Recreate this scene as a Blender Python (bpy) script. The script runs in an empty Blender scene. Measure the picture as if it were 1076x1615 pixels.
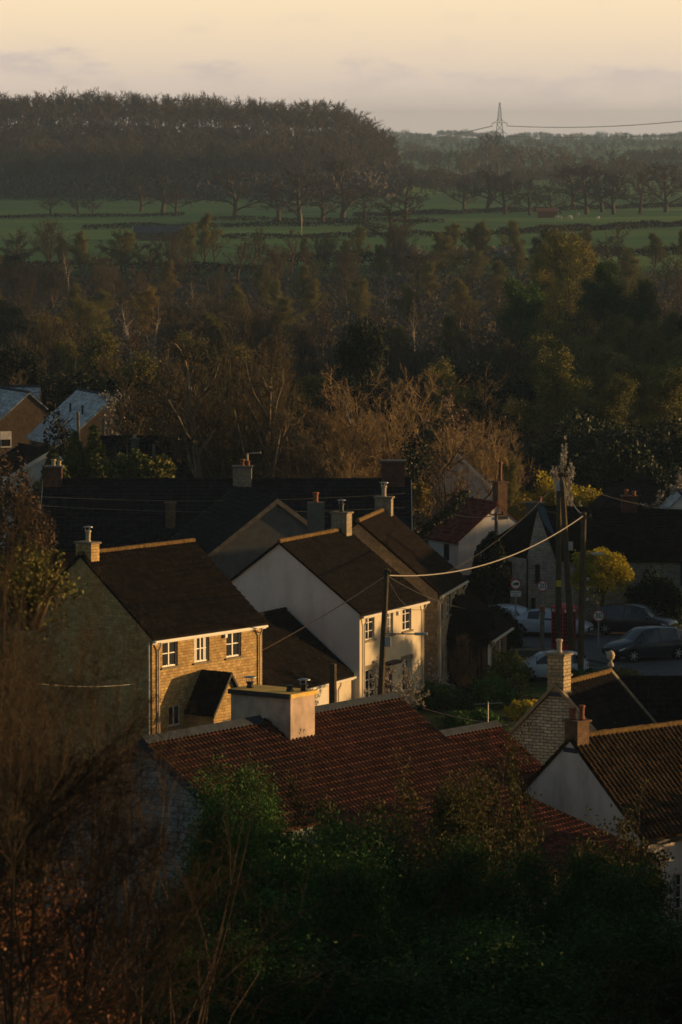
import bpy, math, random
import numpy as np
from mathutils import Vector, Matrix
R = math.radians
random.seed(7)
rng = np.random.default_rng(7)
S = bpy.context.scene
COL = S.collection

# ------------------------------------------------------------------ camera
F = 7000.0; CX, CY = 538.0, 807.5; HC = 26.5; PITCH = math.atan((807.5 - 205.0) / F)
cam_d = bpy.data.cameras.new('camera'); cam = bpy.data.objects.new('camera', cam_d); COL.objects.link(cam)
cam.location = (0, 0, HC); cam.rotation_euler = (R(90) - PITCH, 0, 0)
cam_d.sensor_fit = 'VERTICAL'; cam_d.sensor_height = 36.0; cam_d.lens = 36.0 * F / 1615.0
cam_d.clip_start = 1.0; cam_d.clip_end = 60000.0
cam_d.dof.use_dof = True; cam_d.dof.focus_distance = 185.0; cam_d.dof.aperture_fstop = 5.0
S.camera = cam
def ray(px, py):
    u, v = (px - CX) / F, (CY - py) / F
    ca, sa = math.cos(PITCH), math.sin(PITCH)
    return Vector((u, ca + v * sa, -sa + v * ca))
def at_z(px, py, z):
    d = ray(px, py); t = (z - HC) / d.z
    return Vector((d.x * t, d.y * t, z))
def at_y(px, py, Y):
    d = ray(px, py); t = Y / d.y
    return Vector((d.x * t, Y, HC + d.z * t))

# ------------------------------------------------------------------ render, sun, sky
S.render.engine = 'CYCLES'
S.cycles.use_denoising = True
try: S.cycles.denoiser = 'OPENIMAGEDENOISE'
except Exception: pass
S.cycles.max_bounces = 5; S.cycles.diffuse_bounces = 3; S.cycles.glossy_bounces = 2
S.cycles.transmission_bounces = 3; S.cycles.transparent_max_bounces = 6; S.cycles.volume_bounces = 0
S.cycles.sample_clamp_indirect = 4.0; S.cycles.filter_width = 1.6
S.view_settings.view_transform = 'Standard'; S.view_settings.look = 'None'
S.view_settings.exposure = 0.25; S.view_settings.gamma = 1.0
SUN_AZ = math.atan2(0.97, 0.24)      # clockwise from +Y
SUN_EL = R(4.5)
sun_d = bpy.data.lights.new('sun', 'SUN'); sun = bpy.data.objects.new('sun', sun_d); COL.objects.link(sun)
sun_d.energy = 4.7; sun_d.angle = R(0.5); sun_d.color = (1.0, 0.60, 0.25)
sdir = Vector((math.sin(SUN_AZ) * math.cos(SUN_EL), math.cos(SUN_AZ) * math.cos(SUN_EL), math.sin(SUN_EL)))
sun.rotation_euler = sdir.to_track_quat('Z', 'Y').to_euler(); sun.location = (200, 50, 60)
W = bpy.data.worlds.new('World'); S.world = W; W.use_nodes = True
nt = W.node_tree; nt.nodes.clear(); NN = nt.nodes.new; LK = nt.links.new
def mth(nt, op, a, b=None, c=None, clamp=False):
    n = nt.nodes.new('ShaderNodeMath'); n.operation = op; n.use_clamp = clamp
    for i, v in enumerate((a, b, c)):
        if v is None: continue
        if isinstance(v, (int, float)): n.inputs[i].default_value = v
        else: nt.links.new(v, n.inputs[i])
    return n.outputs[0]
def ramp(nt, fac, stops, interp='LINEAR'):
    n = nt.nodes.new('ShaderNodeValToRGB'); cr = n.color_ramp; cr.interpolation = interp
    while len(cr.elements) < len(stops): cr.elements.new(0.5)
    for e, (p, c) in zip(cr.elements, stops):
        e.position = p; e.color = (*c, 1) if len(c) == 3 else c
    if fac is not None: nt.links.new(fac, n.inputs[0])
    return n.outputs[0]
def mixc(nt, fac, a, b, mode='MIX'):
    n = nt.nodes.new('ShaderNodeMix'); n.data_type = 'RGBA'; n.blend_type = mode
    for i, v in ((0, fac), (6, a), (7, b)):
        if isinstance(v, (int, float)): n.inputs[i].default_value = v
        elif isinstance(v, tuple): n.inputs[i].default_value = (*v, 1)
        else: nt.links.new(v, n.inputs[i])
    return n.outputs[2]
sky = NN('ShaderNodeTexSky'); sky.sky_type = 'NISHITA'; sky.sun_disc = False
sky.sun_elevation = SUN_EL; sky.sun_rotation = SUN_AZ; sky.air_density = 1.0; sky.dust_density = 1.5
bg1 = NN('ShaderNodeBackground'); bg1.inputs[1].default_value = 0.085; LK(sky.outputs[0], bg1.inputs[0])
tc = NN('ShaderNodeTexCoord'); sep = NN('ShaderNodeSeparateXYZ'); LK(tc.outputs['Generated'], sep.inputs[0])
el = sep.outputs[2]
# cloud bank low over the horizon, thin veils above it
mp = NN('ShaderNodeMapping'); mp.inputs['Scale'].default_value = (55, 55, 150); LK(tc.outputs['Generated'], mp.inputs[0])
n1 = NN('ShaderNodeTexNoise'); n1.inputs['Scale'].default_value = 1.0; n1.inputs['Detail'].default_value = 6; n1.inputs['Roughness'].default_value = .58; LK(mp.outputs[0], n1.inputs[0])
mp2 = NN('ShaderNodeMapping'); mp2.inputs['Scale'].default_value = (9, 9, 70); mp2.inputs['Location'].default_value = (3.1, 1.7, 0); LK(tc.outputs['Generated'], mp2.inputs[0])
n2 = NN('ShaderNodeTexNoise'); n2.inputs['Scale'].default_value = 1.0; n2.inputs['Detail'].default_value = 4; LK(mp2.outputs[0], n2.inputs[0])
clear = ramp(nt, mth(nt, 'MULTIPLY', el, 10.0), [(0.0, (.70, .57, .47)), (0.10, (.72, .58, .47)), (0.22, (.84, .66, .46)), (0.33, (.92, .72, .46)), (0.7, (.60, .55, .50)), (1, (.3, .36, .44))])
top = mth(nt, 'MULTIPLY_ADD', mth(nt, 'SUBTRACT', n2.outputs[0], 0.5), 0.026, mth(nt, 'MULTIPLY_ADD', mth(nt, 'SUBTRACT', n1.outputs[0], 0.5), 0.019, 0.0172))
bank = mth(nt, 'MULTIPLY', mth(nt, 'SUBTRACT', top, el), 260.0, clamp=True)
veil = mth(nt, 'MULTIPLY', mth(nt, 'SUBTRACT', n1.outputs[0], 0.54), 0.9, clamp=True)
low = mth(nt, 'MULTIPLY', el, 70.0, clamp=True)
cfac = mth(nt, 'MULTIPLY', mth(nt, 'MAXIMUM', mth(nt, 'MULTIPLY', bank, 0.92), veil), mth(nt, 'MULTIPLY_ADD', low, .8, .2))
cl = mixc(nt, mth(nt, 'MULTIPLY', mth(nt, 'SUBTRACT', n1.outputs[0], .35), 3.0, clamp=True), (.72, .585, .48), (.57, .48, .43))
band = mixc(nt, cfac, clear, cl)
band = mixc(nt, mth(nt, 'MULTIPLY_ADD', sep.outputs[1], -1.4, .35, clamp=True), band, (.20, .25, .31))   # away from the sunset glow the low sky is dull blue grey
bg2 = NN('ShaderNodeBackground'); bg2.inputs[1].default_value = 0.98; LK(band, bg2.inputs[0])
ms = NN('ShaderNodeMixShader'); LK(mth(nt, 'MULTIPLY', mth(nt, 'SUBTRACT', el, 0.032), 25.0, clamp=True), ms.inputs[0]); LK(bg2.outputs[0], ms.inputs[1]); LK(bg1.outputs[0], ms.inputs[2])
wo = NN('ShaderNodeOutputWorld'); LK(ms.outputs[0], wo.inputs[0])

# ------------------------------------------------------------------ materials
def base_mat(name, rough=0.8, spec=0.3, metal=0.0):
    m = bpy.data.materials.new(name); m.use_nodes = True
    b = m.node_tree.nodes['Principled BSDF']; b.inputs['Roughness'].default_value = rough
    b.inputs['Specular IOR Level'].default_value = spec; b.inputs['Metallic'].default_value = metal
    return m, m.node_tree, b
def coords(nt, kind='Object', scale=(1, 1, 1)):
    t = nt.nodes.new('ShaderNodeTexCoord'); mp = nt.nodes.new('ShaderNodeMapping'); mp.inputs['Scale'].default_value = scale
    nt.links.new(t.outputs[kind], mp.inputs[0]); return mp.outputs[0]
def noise(nt, vec, scale, detail=4, rough=.55):
    n = nt.nodes.new('ShaderNodeTexNoise'); n.inputs['Scale'].default_value = scale; n.inputs['Detail'].default_value = detail
    n.inputs['Roughness'].default_value = rough
    if vec is not None: nt.links.new(vec, n.inputs[0])
    return n.outputs[0]
def bump(nt, b, h, strength=.4, dist=.02):
    n = nt.nodes.new('ShaderNodeBump'); n.inputs['Strength'].default_value = strength; n.inputs['Distance'].default_value = dist
    nt.links.new(h, n.inputs['Height']); nt.links.new(n.outputs[0], b.inputs['Normal'])
def k(c, f): return tuple(min(1, x * f) for x in c)
def plain(name, c, rough=.7, spec=.3, metal=0, var=.25, scale=3.0, stain=None, bmp=0):
    m, nt, b = base_mat(name, rough, spec, metal)
    v = coords(nt); f = noise(nt, v, scale, 5)
    col = ramp(nt, f, [(.3, k(c, 1 - var)), (.7, k(c, 1 + var))])
    if stain:
        g = noise(nt, coords(nt, scale=(1, 1, .35)), .9, 5, .65)
        col = mixc(nt, mth(nt, 'MULTIPLY', mth(nt, 'SUBTRACT', g, .52), 3.0, clamp=True), col, stain)
    nt.links.new(col, b.inputs['Base Color'])
    if bmp: bump(nt, b, noise(nt, v, scale * 8, 4), bmp)
    return m
def masonry(name, c1, c2, mortar, bw=.42, bh=.21, ms=.012, rough=.9, bmp=.6, stain=.5):
    m, nt, b = base_mat(name, rough, .2)
    t = nt.nodes.new('ShaderNodeTexCoord'); s = nt.nodes.new('ShaderNodeSeparateXYZ'); nt.links.new(t.outputs['Object'], s.inputs[0])
    c = nt.nodes.new('ShaderNodeCombineXYZ')
    wob = noise(nt, t.outputs['Object'], 1.7, 3)
    nt.links.new(mth(nt, 'ADD', s.outputs[0], s.outputs[1]), c.inputs[0])
    nt.links.new(mth(nt, 'MULTIPLY_ADD', mth(nt, 'SUBTRACT', wob, .5), bh * .6, s.outputs[2]), c.inputs[1])
    br = nt.nodes.new('ShaderNodeTexBrick'); nt.links.new(c.outputs[0], br.inputs[0])
    br.inputs['Scale'].default_value = 1; br.inputs['Brick Width'].default_value = bw; br.inputs['Row Height'].default_value = bh
    br.inputs['Mortar Size'].default_value = ms; br.inputs['Mortar Smooth'].default_value = .3
    br.inputs['Color1'].default_value = (*c1, 1); br.inputs['Color2'].default_value = (*c2, 1); br.inputs['Mortar'].default_value = (*mortar, 1)
    f = noise(nt, t.outputs['Object'], 5.5, 6, .7)
    col = mixc(nt, .75, br.outputs[0], ramp(nt, f, [(.28, (.45, .45, .45)), (.72, (1.35, 1.35, 1.35))]), 'MULTIPLY')
    col = mixc(nt, .8, col, ramp(nt, noise(nt, t.outputs['Object'], 2.1, 4, .7), [(.3, (.62, .62, .64)), (.7, (1.3, 1.28, 1.22))]), 'MULTIPLY')
    g = noise(nt, t.outputs['Object'], .6, 4)
    col = mixc(nt, mth(nt, 'MULTIPLY', mth(nt, 'SUBTRACT', g, .5), stain * 4, clamp=True), col, k(c1, .55))
    nt.links.new(col, b.inputs['Base Color'])
    h = mth(nt, 'ADD', mth(nt, 'MULTIPLY', br.outputs['Fac'], -1.0), mth(nt, 'MULTIPLY', f, .8))
    bump(nt, b, h, bmp, .02); return m
def tile_mat(name, c, moss=(.10, .085, .03), mossf=.5, lich=.5, rough=.9, spec=.03, gauge=.3, tw=.25, vr=.42):
    m, nt, b = base_mat(name, rough, spec)
    t = nt.nodes.new('ShaderNodeTexCoord'); v = t.outputs['Object']
    w = nt.nodes.new('ShaderNodeTexWhiteNoise'); w.noise_dimensions = '3D'
    sn = nt.nodes.new('ShaderNodeVectorMath'); sn.operation = 'SNAP'; nt.links.new(v, sn.inputs[0]); sn.inputs[1].default_value = (tw, gauge * .8, gauge * .62)
    nt.links.new(sn.outputs[0], w.inputs[0])
    col = ramp(nt, w.outputs[0], [(0, k(c, 1 - vr)), (.6, c), (1, k(c, 1 + vr * 1.4))])
    f = noise(nt, v, 1.1, 6, .68)
    col = mixc(nt, mth(nt, 'MULTIPLY', mth(nt, 'SUBTRACT', f, .5), mossf * 6, clamp=True), col, moss)
    f2 = noise(nt, v, 6.5, 3, .6)
    col = mixc(nt, mth(nt, 'MULTIPLY', mth(nt, 'SUBTRACT', f2, .68), lich * 14, clamp=True), col, (.22, .21, .17))
    nt.links.new(col, b.inputs['Base Color']); bump(nt, b, noise(nt, v, 22, 3), .35, .01)
    return m
def leaf_mat(name, c1, c2, rough=.7, nscale=.6, trans=0.0):
    m, nt, b = base_mat(name, rough, .15)
    g = nt.nodes.new('ShaderNodeNewGeometry'); o = nt.nodes.new('ShaderNodeObjectInfo')
    f = noise(nt, g.outputs['Position'], nscale, 3)
    a = mth(nt, 'ADD', mth(nt, 'MULTIPLY', g.outputs['Random Per Island'], .5), mth(nt, 'MULTIPLY', f, .6))
    a = mth(nt, 'ADD', a, mth(nt, 'MULTIPLY', mth(nt, 'SUBTRACT', o.outputs['Random'], .5), .35))
    nt.links.new(ramp(nt, a, [(.2, c1), (.85, c2)]), b.inputs['Base Color'])
    if trans:
        tr = nt.nodes.new('ShaderNodeBsdfTranslucent'); tr.inputs[0].default_value = (*c2, 1)
        mx = nt.nodes.new('ShaderNodeMixShader'); mx.inputs[0].default_value = trans
        out = nt.nodes['Material Output']; nt.links.new(b.outputs[0], mx.inputs[1]); nt.links.new(tr.outputs[0], mx.inputs[2]); nt.links.new(mx.outputs[0], out.inputs[0])
    return m
M = {}
M['stoneA'] = masonry('honey_stone', (.43, .275, .105), (.62, .435, .185), (.36, .25, .12), .27, .125, .011, bmp=.9)
M['stoneC'] = masonry('tan_stone', (.30, .25, .17), (.36, .30, .21), (.26, .22, .16), .38, .19, .012)
M['stoneD'] = masonry('grey_stone', (.24, .26, .27), (.32, .33, .33), (.13, .13, .13), .4, .2, .015, stain=.3)
M['stoneG'] = masonry('rubble_stone', (.34, .33, .27), (.46, .44, .37), (.13, .12, .10), .30, .115, .016, bmp=1)
M['buffstone'] = masonry('buff_stone', (.44, .34, .20), (.56, .46, .30), (.22, .18, .12), .30, .13, .016, bmp=1)
M['stoneH'] = masonry('pale_stone', (.36, .34, .30), (.46, .44, .40), (.26, .25, .22), .40, .16, .012)
M['brickred'] = masonry('red_brick', (.12, .042, .028), (.17, .06, .038), (.10, .08, .07), .225, .075, .01)
M['brickbrown'] = masonry('brown_brick', (.17, .10, .058), (.22, .13, .075), (.13, .10, .08), .225, .075, .01)
M['white'] = plain('white_render', (.66, .66, .66), .85, .2, var=.06, scale=1.2, stain=(.42, .40, .36), bmp=.15)
M['cream'] = plain('cream_render', (.62, .54, .40), .85, .2, var=.07, scale=1.4, stain=(.48, .42, .31), bmp=.15)
M['greyrender'] = plain('grey_render', (.13, .13, .125), .9, .2, var=.2, scale=2, stain=(.08, .08, .078), bmp=.2)
M['chim'] = plain('rough_render', (.52, .39, .30), .9, .2, var=.22, scale=2.6, stain=(.18, .17, .16), bmp=.4)
M['capstone'] = plain('yellow_capstone', (.78, .52, .13), .85, .2, var=.2, scale=5, stain=(.4, .3, .14))
M['pink'] = plain('pale_pink_render', (.62, .57, .54), .88, .2, var=.1, scale=1.0, stain=(.30, .27, .26), bmp=.2)
M['tan'] = masonry('tan_brick', (.105, .078, .052), (.125, .092, .062), (.10, .08, .055), .225, .08, .008)
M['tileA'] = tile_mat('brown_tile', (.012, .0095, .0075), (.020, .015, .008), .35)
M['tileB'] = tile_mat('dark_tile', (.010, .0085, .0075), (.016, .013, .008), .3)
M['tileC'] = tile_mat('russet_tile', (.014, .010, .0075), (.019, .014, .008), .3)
M['tileD'] = tile_mat('red_tile', (.092, .041, .027), (.048, .036, .024), .5, .3, vr=.25)
M['tileE'] = tile_mat('dull_red_tile', (.11, .042, .026), (.05, .04, .022), .6)
M['tileF'] = tile_mat('mossy_tile', (.045, .028, .016), (.058, .045, .015), .8)
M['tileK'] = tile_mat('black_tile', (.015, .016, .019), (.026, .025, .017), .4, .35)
M['tileG'] = tile_mat('lichen_tile', (.013, .012, .012), (.02, .018, .012), .4, .5)
M['slate'] = tile_mat('blue_slate', (.34, .39, .43), (.10, .11, .10), .2, .1, .45, .5)
M['tileR'] = tile_mat('brick_red_tile', (.17, .05, .035), (.06, .04, .03), .3, .3)
M['moss'] = plain('mossy_ridge', (.15, .095, .035), .95, .1, var=.5, scale=7, stain=(.10, .08, .03), bmp=.8)
M['lead'] = plain('grey_lead', (.042, .052, .066), .8, .08, var=.25, scale=3, stain=(.035, .036, .038))
M['blueboard'] = plain('blue_board', (.06, .13, .20), .5, .4, var=.15)
M['upvc'] = plain('white_plastic', (.72, .70, .66), .35, .5, var=.05)
M['pipe'] = plain('pale_pipe', (.62, .57, .48), .4, .5, var=.08)
M['dark'] = plain('dark_timber', (.022, .018, .014), .7, .3, var=.3, scale=4)
M['black'] = plain('black_metal', (.015, .015, .016), .5, .4, var=.2)
M['door'] = plain('brown_door', (.07, .032, .018), .6, .3, var=.3, scale=(5))
M['glass'], nt_, b_ = base_mat('window_glass', .06, .9); b_.inputs['Base Color'].default_value = (.018, .022, .028, 1)
M['curtain'] = plain('net_curtain', (.34, .33, .31), .35, .6, var=.2, scale=9)
M['sill'] = plain('stone_sill', (.22, .18, .12), .85, .2, var=.2, scale=5)
M['pole'] = plain('weathered_pole', (.075, .055, .030), .85, .2, var=.4, scale=5, stain=(.09, .10, .04), bmp=.4)
M['greywood'] = plain('grey_wood', (.17, .145, .11), .85, .2, var=.3, scale=5, bmp=.4)
M['cable'] = plain('grey_cable', (.33, .30, .25), .6, .3, var=.1)
M['wire'] = plain('black_wire', (.05, .05, .05), .6, .3, var=.1)
M['steel'] = plain('galvanised_steel', (.36, .37, .38), .4, .5, .6, var=.15)
M['greybox'] = plain('grey_box', (.42, .43, .42), .5, .4, var=.08)
M['signw'] = plain('sign_white', (.78, .76, .74), .4, .5, var=.03)
M['signr'] = plain('sign_red', (.50, .02, .025), .4, .5, var=.05)
M['signk'] = plain('sign_black', (.012, .012, .012), .5, .4, var=.1)
M['signy'] = plain('sign_yellow', (.62, .45, .03), .5, .4, var=.05)
M['kred'] = plain('kiosk_red', (.55, .016, .022), .35, .5, var=.12)
M['terra'] = plain('terracotta', (.26, .10, .05), .8, .2, var=.3, scale=9)
M['buff'] = plain('buff_clay', (.46, .38, .27), .8, .2, var=.2, scale=9)
M['asphalt'] = plain('asphalt', (.085, .088, .095), .75, .3, var=.25, scale=1.5, bmp=.2)
M['bark'] = plain('bark', (.085, .062, .042), .95, .1, var=.4, scale=2, stain=(.07, .075, .03))
M['birch'] = plain('birch_bark', (.42, .38, .32), .8, .2, var=.3, scale=3, stain=(.1, .08, .06))
M['farbark'] = plain('far_bark', (.085, .07, .055), .95, .1, var=.3, scale=.2)
M['lawn'] = plain('lawn_green', (.045, .085, .018), .95, .1, var=.35, scale=2.5, bmp=.3)

# ------------------------------------------------------------------ mesh helpers
def mesh_np(name, V, Fq, mat=None):
    me = bpy.data.meshes.new(name); V = np.asarray(V, dtype=np.float32); Fq = np.asarray(Fq, dtype=np.int32)
    n, kk = Fq.shape
    me.vertices.add(len(V)); me.vertices.foreach_set('co', V.ravel())
    me.loops.add(n * kk); me.loops.foreach_set('vertex_index', Fq.ravel())
    me.polygons.add(n); me.polygons.foreach_set('loop_start', np.arange(0, n * kk, kk, dtype=np.int32))
    try: me.polygons.foreach_set('loop_total', np.full(n, kk, dtype=np.int32))
    except Exception: pass
    me.update(calc_edges=True)
    if mat: me.materials.append(mat)
    return me
def link(name, me, parent=None):
    o = bpy.data.objects.new(name, me); COL.objects.link(o)
    if parent: o.parent = parent
    return o
def tag(o, label=None, cat=None, group=None, kind=None):
    if label: o['label'] = label
    if cat: o['category'] = cat
    if group: o['group'] = group
    if kind: o['kind'] = kind
    return o
def thing(name, label, cat, loc=(0, 0, 0), rz=0, group=None):
    o = bpy.data.objects.new(name, None); COL.objects.link(o); o.empty_display_size = .2
    o.location = loc; o.rotation_euler = (0, 0, rz); return tag(o, label, cat, group)
class MB:
    def __init__(s, Mx=None): s.v = []; s.f = []; s.M = Mx
    def add(s, vs, fs):
        b = len(s.v)
        for p in vs:
            p = Vector(p); s.v.append(s.M @ p if s.M else p)
        s.f += [tuple(b + i for i in f) for f in fs]; return s
    def box(s, a, b):
        (x0, y0, z0), (x1, y1, z1) = a, b
        return s.add([(x0, y0, z0), (x1, y0, z0), (x1, y1, z0), (x0, y1, z0), (x0, y0, z1), (x1, y0, z1), (x1, y1, z1), (x0, y1, z1)],
                     [(0, 3, 2, 1), (4, 5, 6, 7), (0, 1, 5, 4), (1, 2, 6, 5), (2, 3, 7, 6), (3, 0, 4, 7)])
    def slab(s, P, t):            # polygon extruded along vector t
        n = len(P); P = [Vector(p) for p in P]; t = Vector(t)
        return s.add(P + [p + t for p in P], [tuple(range(n))[::-1], tuple(range(n, 2 * n))] + [(i, (i + 1) % n, n + (i + 1) % n, n + i) for i in range(n)])
    def tube(s, pts, r, n=8, r2=None, cap=True):
        pts = [Vector(p) for p in pts]; m = len(pts); vs = []
        for i, p in enumerate(pts):
            d = (pts[min(i + 1, m - 1)] - pts[max(i - 1, 0)]).normalized()
            a = d.orthogonal().normalized() if i == 0 else (a0 - d * a0.dot(d)).normalized()
            a0 = a; b = d.cross(a); rr = r if r2 is None else r + (r2 - r) * i / (m - 1)
            vs += [p + (a * math.cos(2 * math.pi * j / n) + b * math.sin(2 * math.pi * j / n)) * rr for j in range(n)]
        fs = [(i * n + j, i * n + (j + 1) % n, (i + 1) * n + (j + 1) % n, (i + 1) * n + j) for i in range(m - 1) for j in range(n)]
        if cap: fs += [tuple(range(n))[::-1], tuple(range((m - 1) * n, m * n))]
        return s.add(vs, fs)
    def lathe(s, prof, c=(0, 0, 0), n=12):     # prof: (r, z)
        c = Vector(c); vs = []
        for r, z in prof: vs += [c + Vector((r * math.cos(2 * math.pi * j / n), r * math.sin(2 * math.pi * j / n), z)) for j in range(n)]
        m = len(prof)
        fs = [(i * n + j, i * n + (j + 1) % n, (i + 1) * n + (j + 1) % n, (i + 1) * n + j) for i in range(m - 1) for j in range(n)]
        return s.add(vs, fs + [tuple(range(n))[::-1], tuple(range((m - 1) * n, m * n))])
    def build(s, name, mat, parent=None, smooth=False, bevel=0):
        me = bpy.data.meshes.new(name); me.from_pydata([tuple(v) for v in s.v], [], s.f)
        if mat: me.materials.append(mat)
        if smooth: me.polygons.foreach_set('use_smooth', [True] * len(me.polygons))
        o = link(name, me, parent)
        if bevel:
            md = o.modifiers.new('bevel', 'BEVEL'); md.width = bevel; md.segments = 2; md.limit_method = 'ANGLE'
        return o
def tiled(mb, A, B, C, D, tw=.25, gauge=.3, amp=.03, step=.03, kseg=4):
    """pantiled slope: A-B eave (left to right seen from outside), D-C ridge above it"""
    A, B, C, D = map(Vector, (A, B, C, D)); n = (B - A).cross(D - A).normalized()
    L = max((B - A).length, (C - D).length); H = (D - A).length; nc = max(2, round(L / tw)) * kseg; nr = max(2, round(H / gauge))
    vs = []; fs = []
    for i in range(nr):
        lift = random.uniform(-.004, .004)
        for e in (0, 1):
            v = (i + e * 1.0) / nr
            for j in range(nc + 1):
                u = j / nc; p = A.lerp(B, u).lerp(D.lerp(C, u), v)
                w = math.sin(2 * math.pi * j / kseg) * .5 + .5
                vs.append(p + n * (amp * w + lift + (step if e == 0 else 0)))
    for i in range(nr * 2 - 1):
        for j in range(nc): fs.append((i * (nc + 1) + j, i * (nc + 1) + j + 1, (i + 1) * (nc + 1) + j + 1, (i + 1) * (nc + 1) + j))
    mb.add(vs, fs)

# ------------------------------------------------------------------ houses
def wall_front(mb, L, ze, ops, y=0.0, t=.14, z0=-.5, x0=0):
    xs = sorted({x0, L, *[o[0] for o in ops], *[o[1] for o in ops]}); zs = sorted({z0, ze, *[o[2] for o in ops], *[o[3] for o in ops]})
    for a, b in zip(xs, xs[1:]):
        for c, d in zip(zs, zs[1:]):
            mx, mz = (a + b) / 2, (c + d) / 2
            if any(o[0] < mx < o[1] and o[2] < mz < o[3] for o in ops): continue
            mb.add([(a, y, c), (b, y, c), (b, y, d), (a, y, d)], [(0, 1, 2, 3)])
    for a, b, c, d in ops:
        mb.add([(a, y, c), (b, y, c), (b, y, d), (a, y, d), (a, y + t, c), (b, y + t, c), (b, y + t, d), (a, y + t, d)],
               [(0, 4, 5, 1), (1, 5, 6, 2), (2, 6, 7, 3), (3, 7, 4, 0)])
def window(root, Mx, x0, x1, z0, z1, y=0.0, nx=2, nz=3, sill=True, curtain=True, mat=None, inset=.08, lintel=False):
    f = MB(Mx); t = .055; yi = y + inset
    f.box((x0, yi, z0), (x0 + t, yi + .05, z1)); f.box((x1 - t, yi, z0), (x1, yi + .05, z1))
    f.box((x0 + t, yi, z0), (x1 - t, yi + .05, z0 + t)); f.box((x0 + t, yi, z1 - t), (x1 - t, yi + .05, z1))
    for i in range(1, nx):
        x = x0 + (x1 - x0) * i / nx; f.box((x - .035, yi + .004, z0 + t), (x + .035, yi + .046, z1 - t))
    for i in range(1, nz):
        z = z0 + (z1 - z0) * i / nz
        for j in range(nx):
            a = x0 + (x1 - x0) * j / nx + (t if j == 0 else .035); b = x0 + (x1 - x0) * (j + 1) / nx - (t if j == nx - 1 else .035)
            f.box((a, yi + .01, z - .016), (b, yi + .04, z + .016))
    fo = f.build('window', mat or M['upvc'], root)
    MB(Mx).box((x0 + t, yi + .028, z0 + t), (x1 - t, yi + .036, z1 - t)).build('pane', M['glass'], fo)
    if curtain:
        c = MB(Mx); w = (x1 - x0) * .24; ys = yi + .022
        for s in (0, 1):
            a = x0 + t if s == 0 else x1 - t - w
            c.box((a, ys, z0 + t), (a + w, ys + .004, z1 - t))
        c.build('curtain', M['curtain'], fo)
    if sill: MB(Mx).box((x0 - .09, y - .07, z0 - .09), (x1 + .09, y + inset, z0 - .003)).build('sill', M['sill'], fo)
    if lintel: MB(Mx).box((x0 - .12, y - .025, z1 + .003), (x1 + .12, y + .02, z1 + .2)).build('lintel', M['sill'], fo)
    return fo
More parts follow.
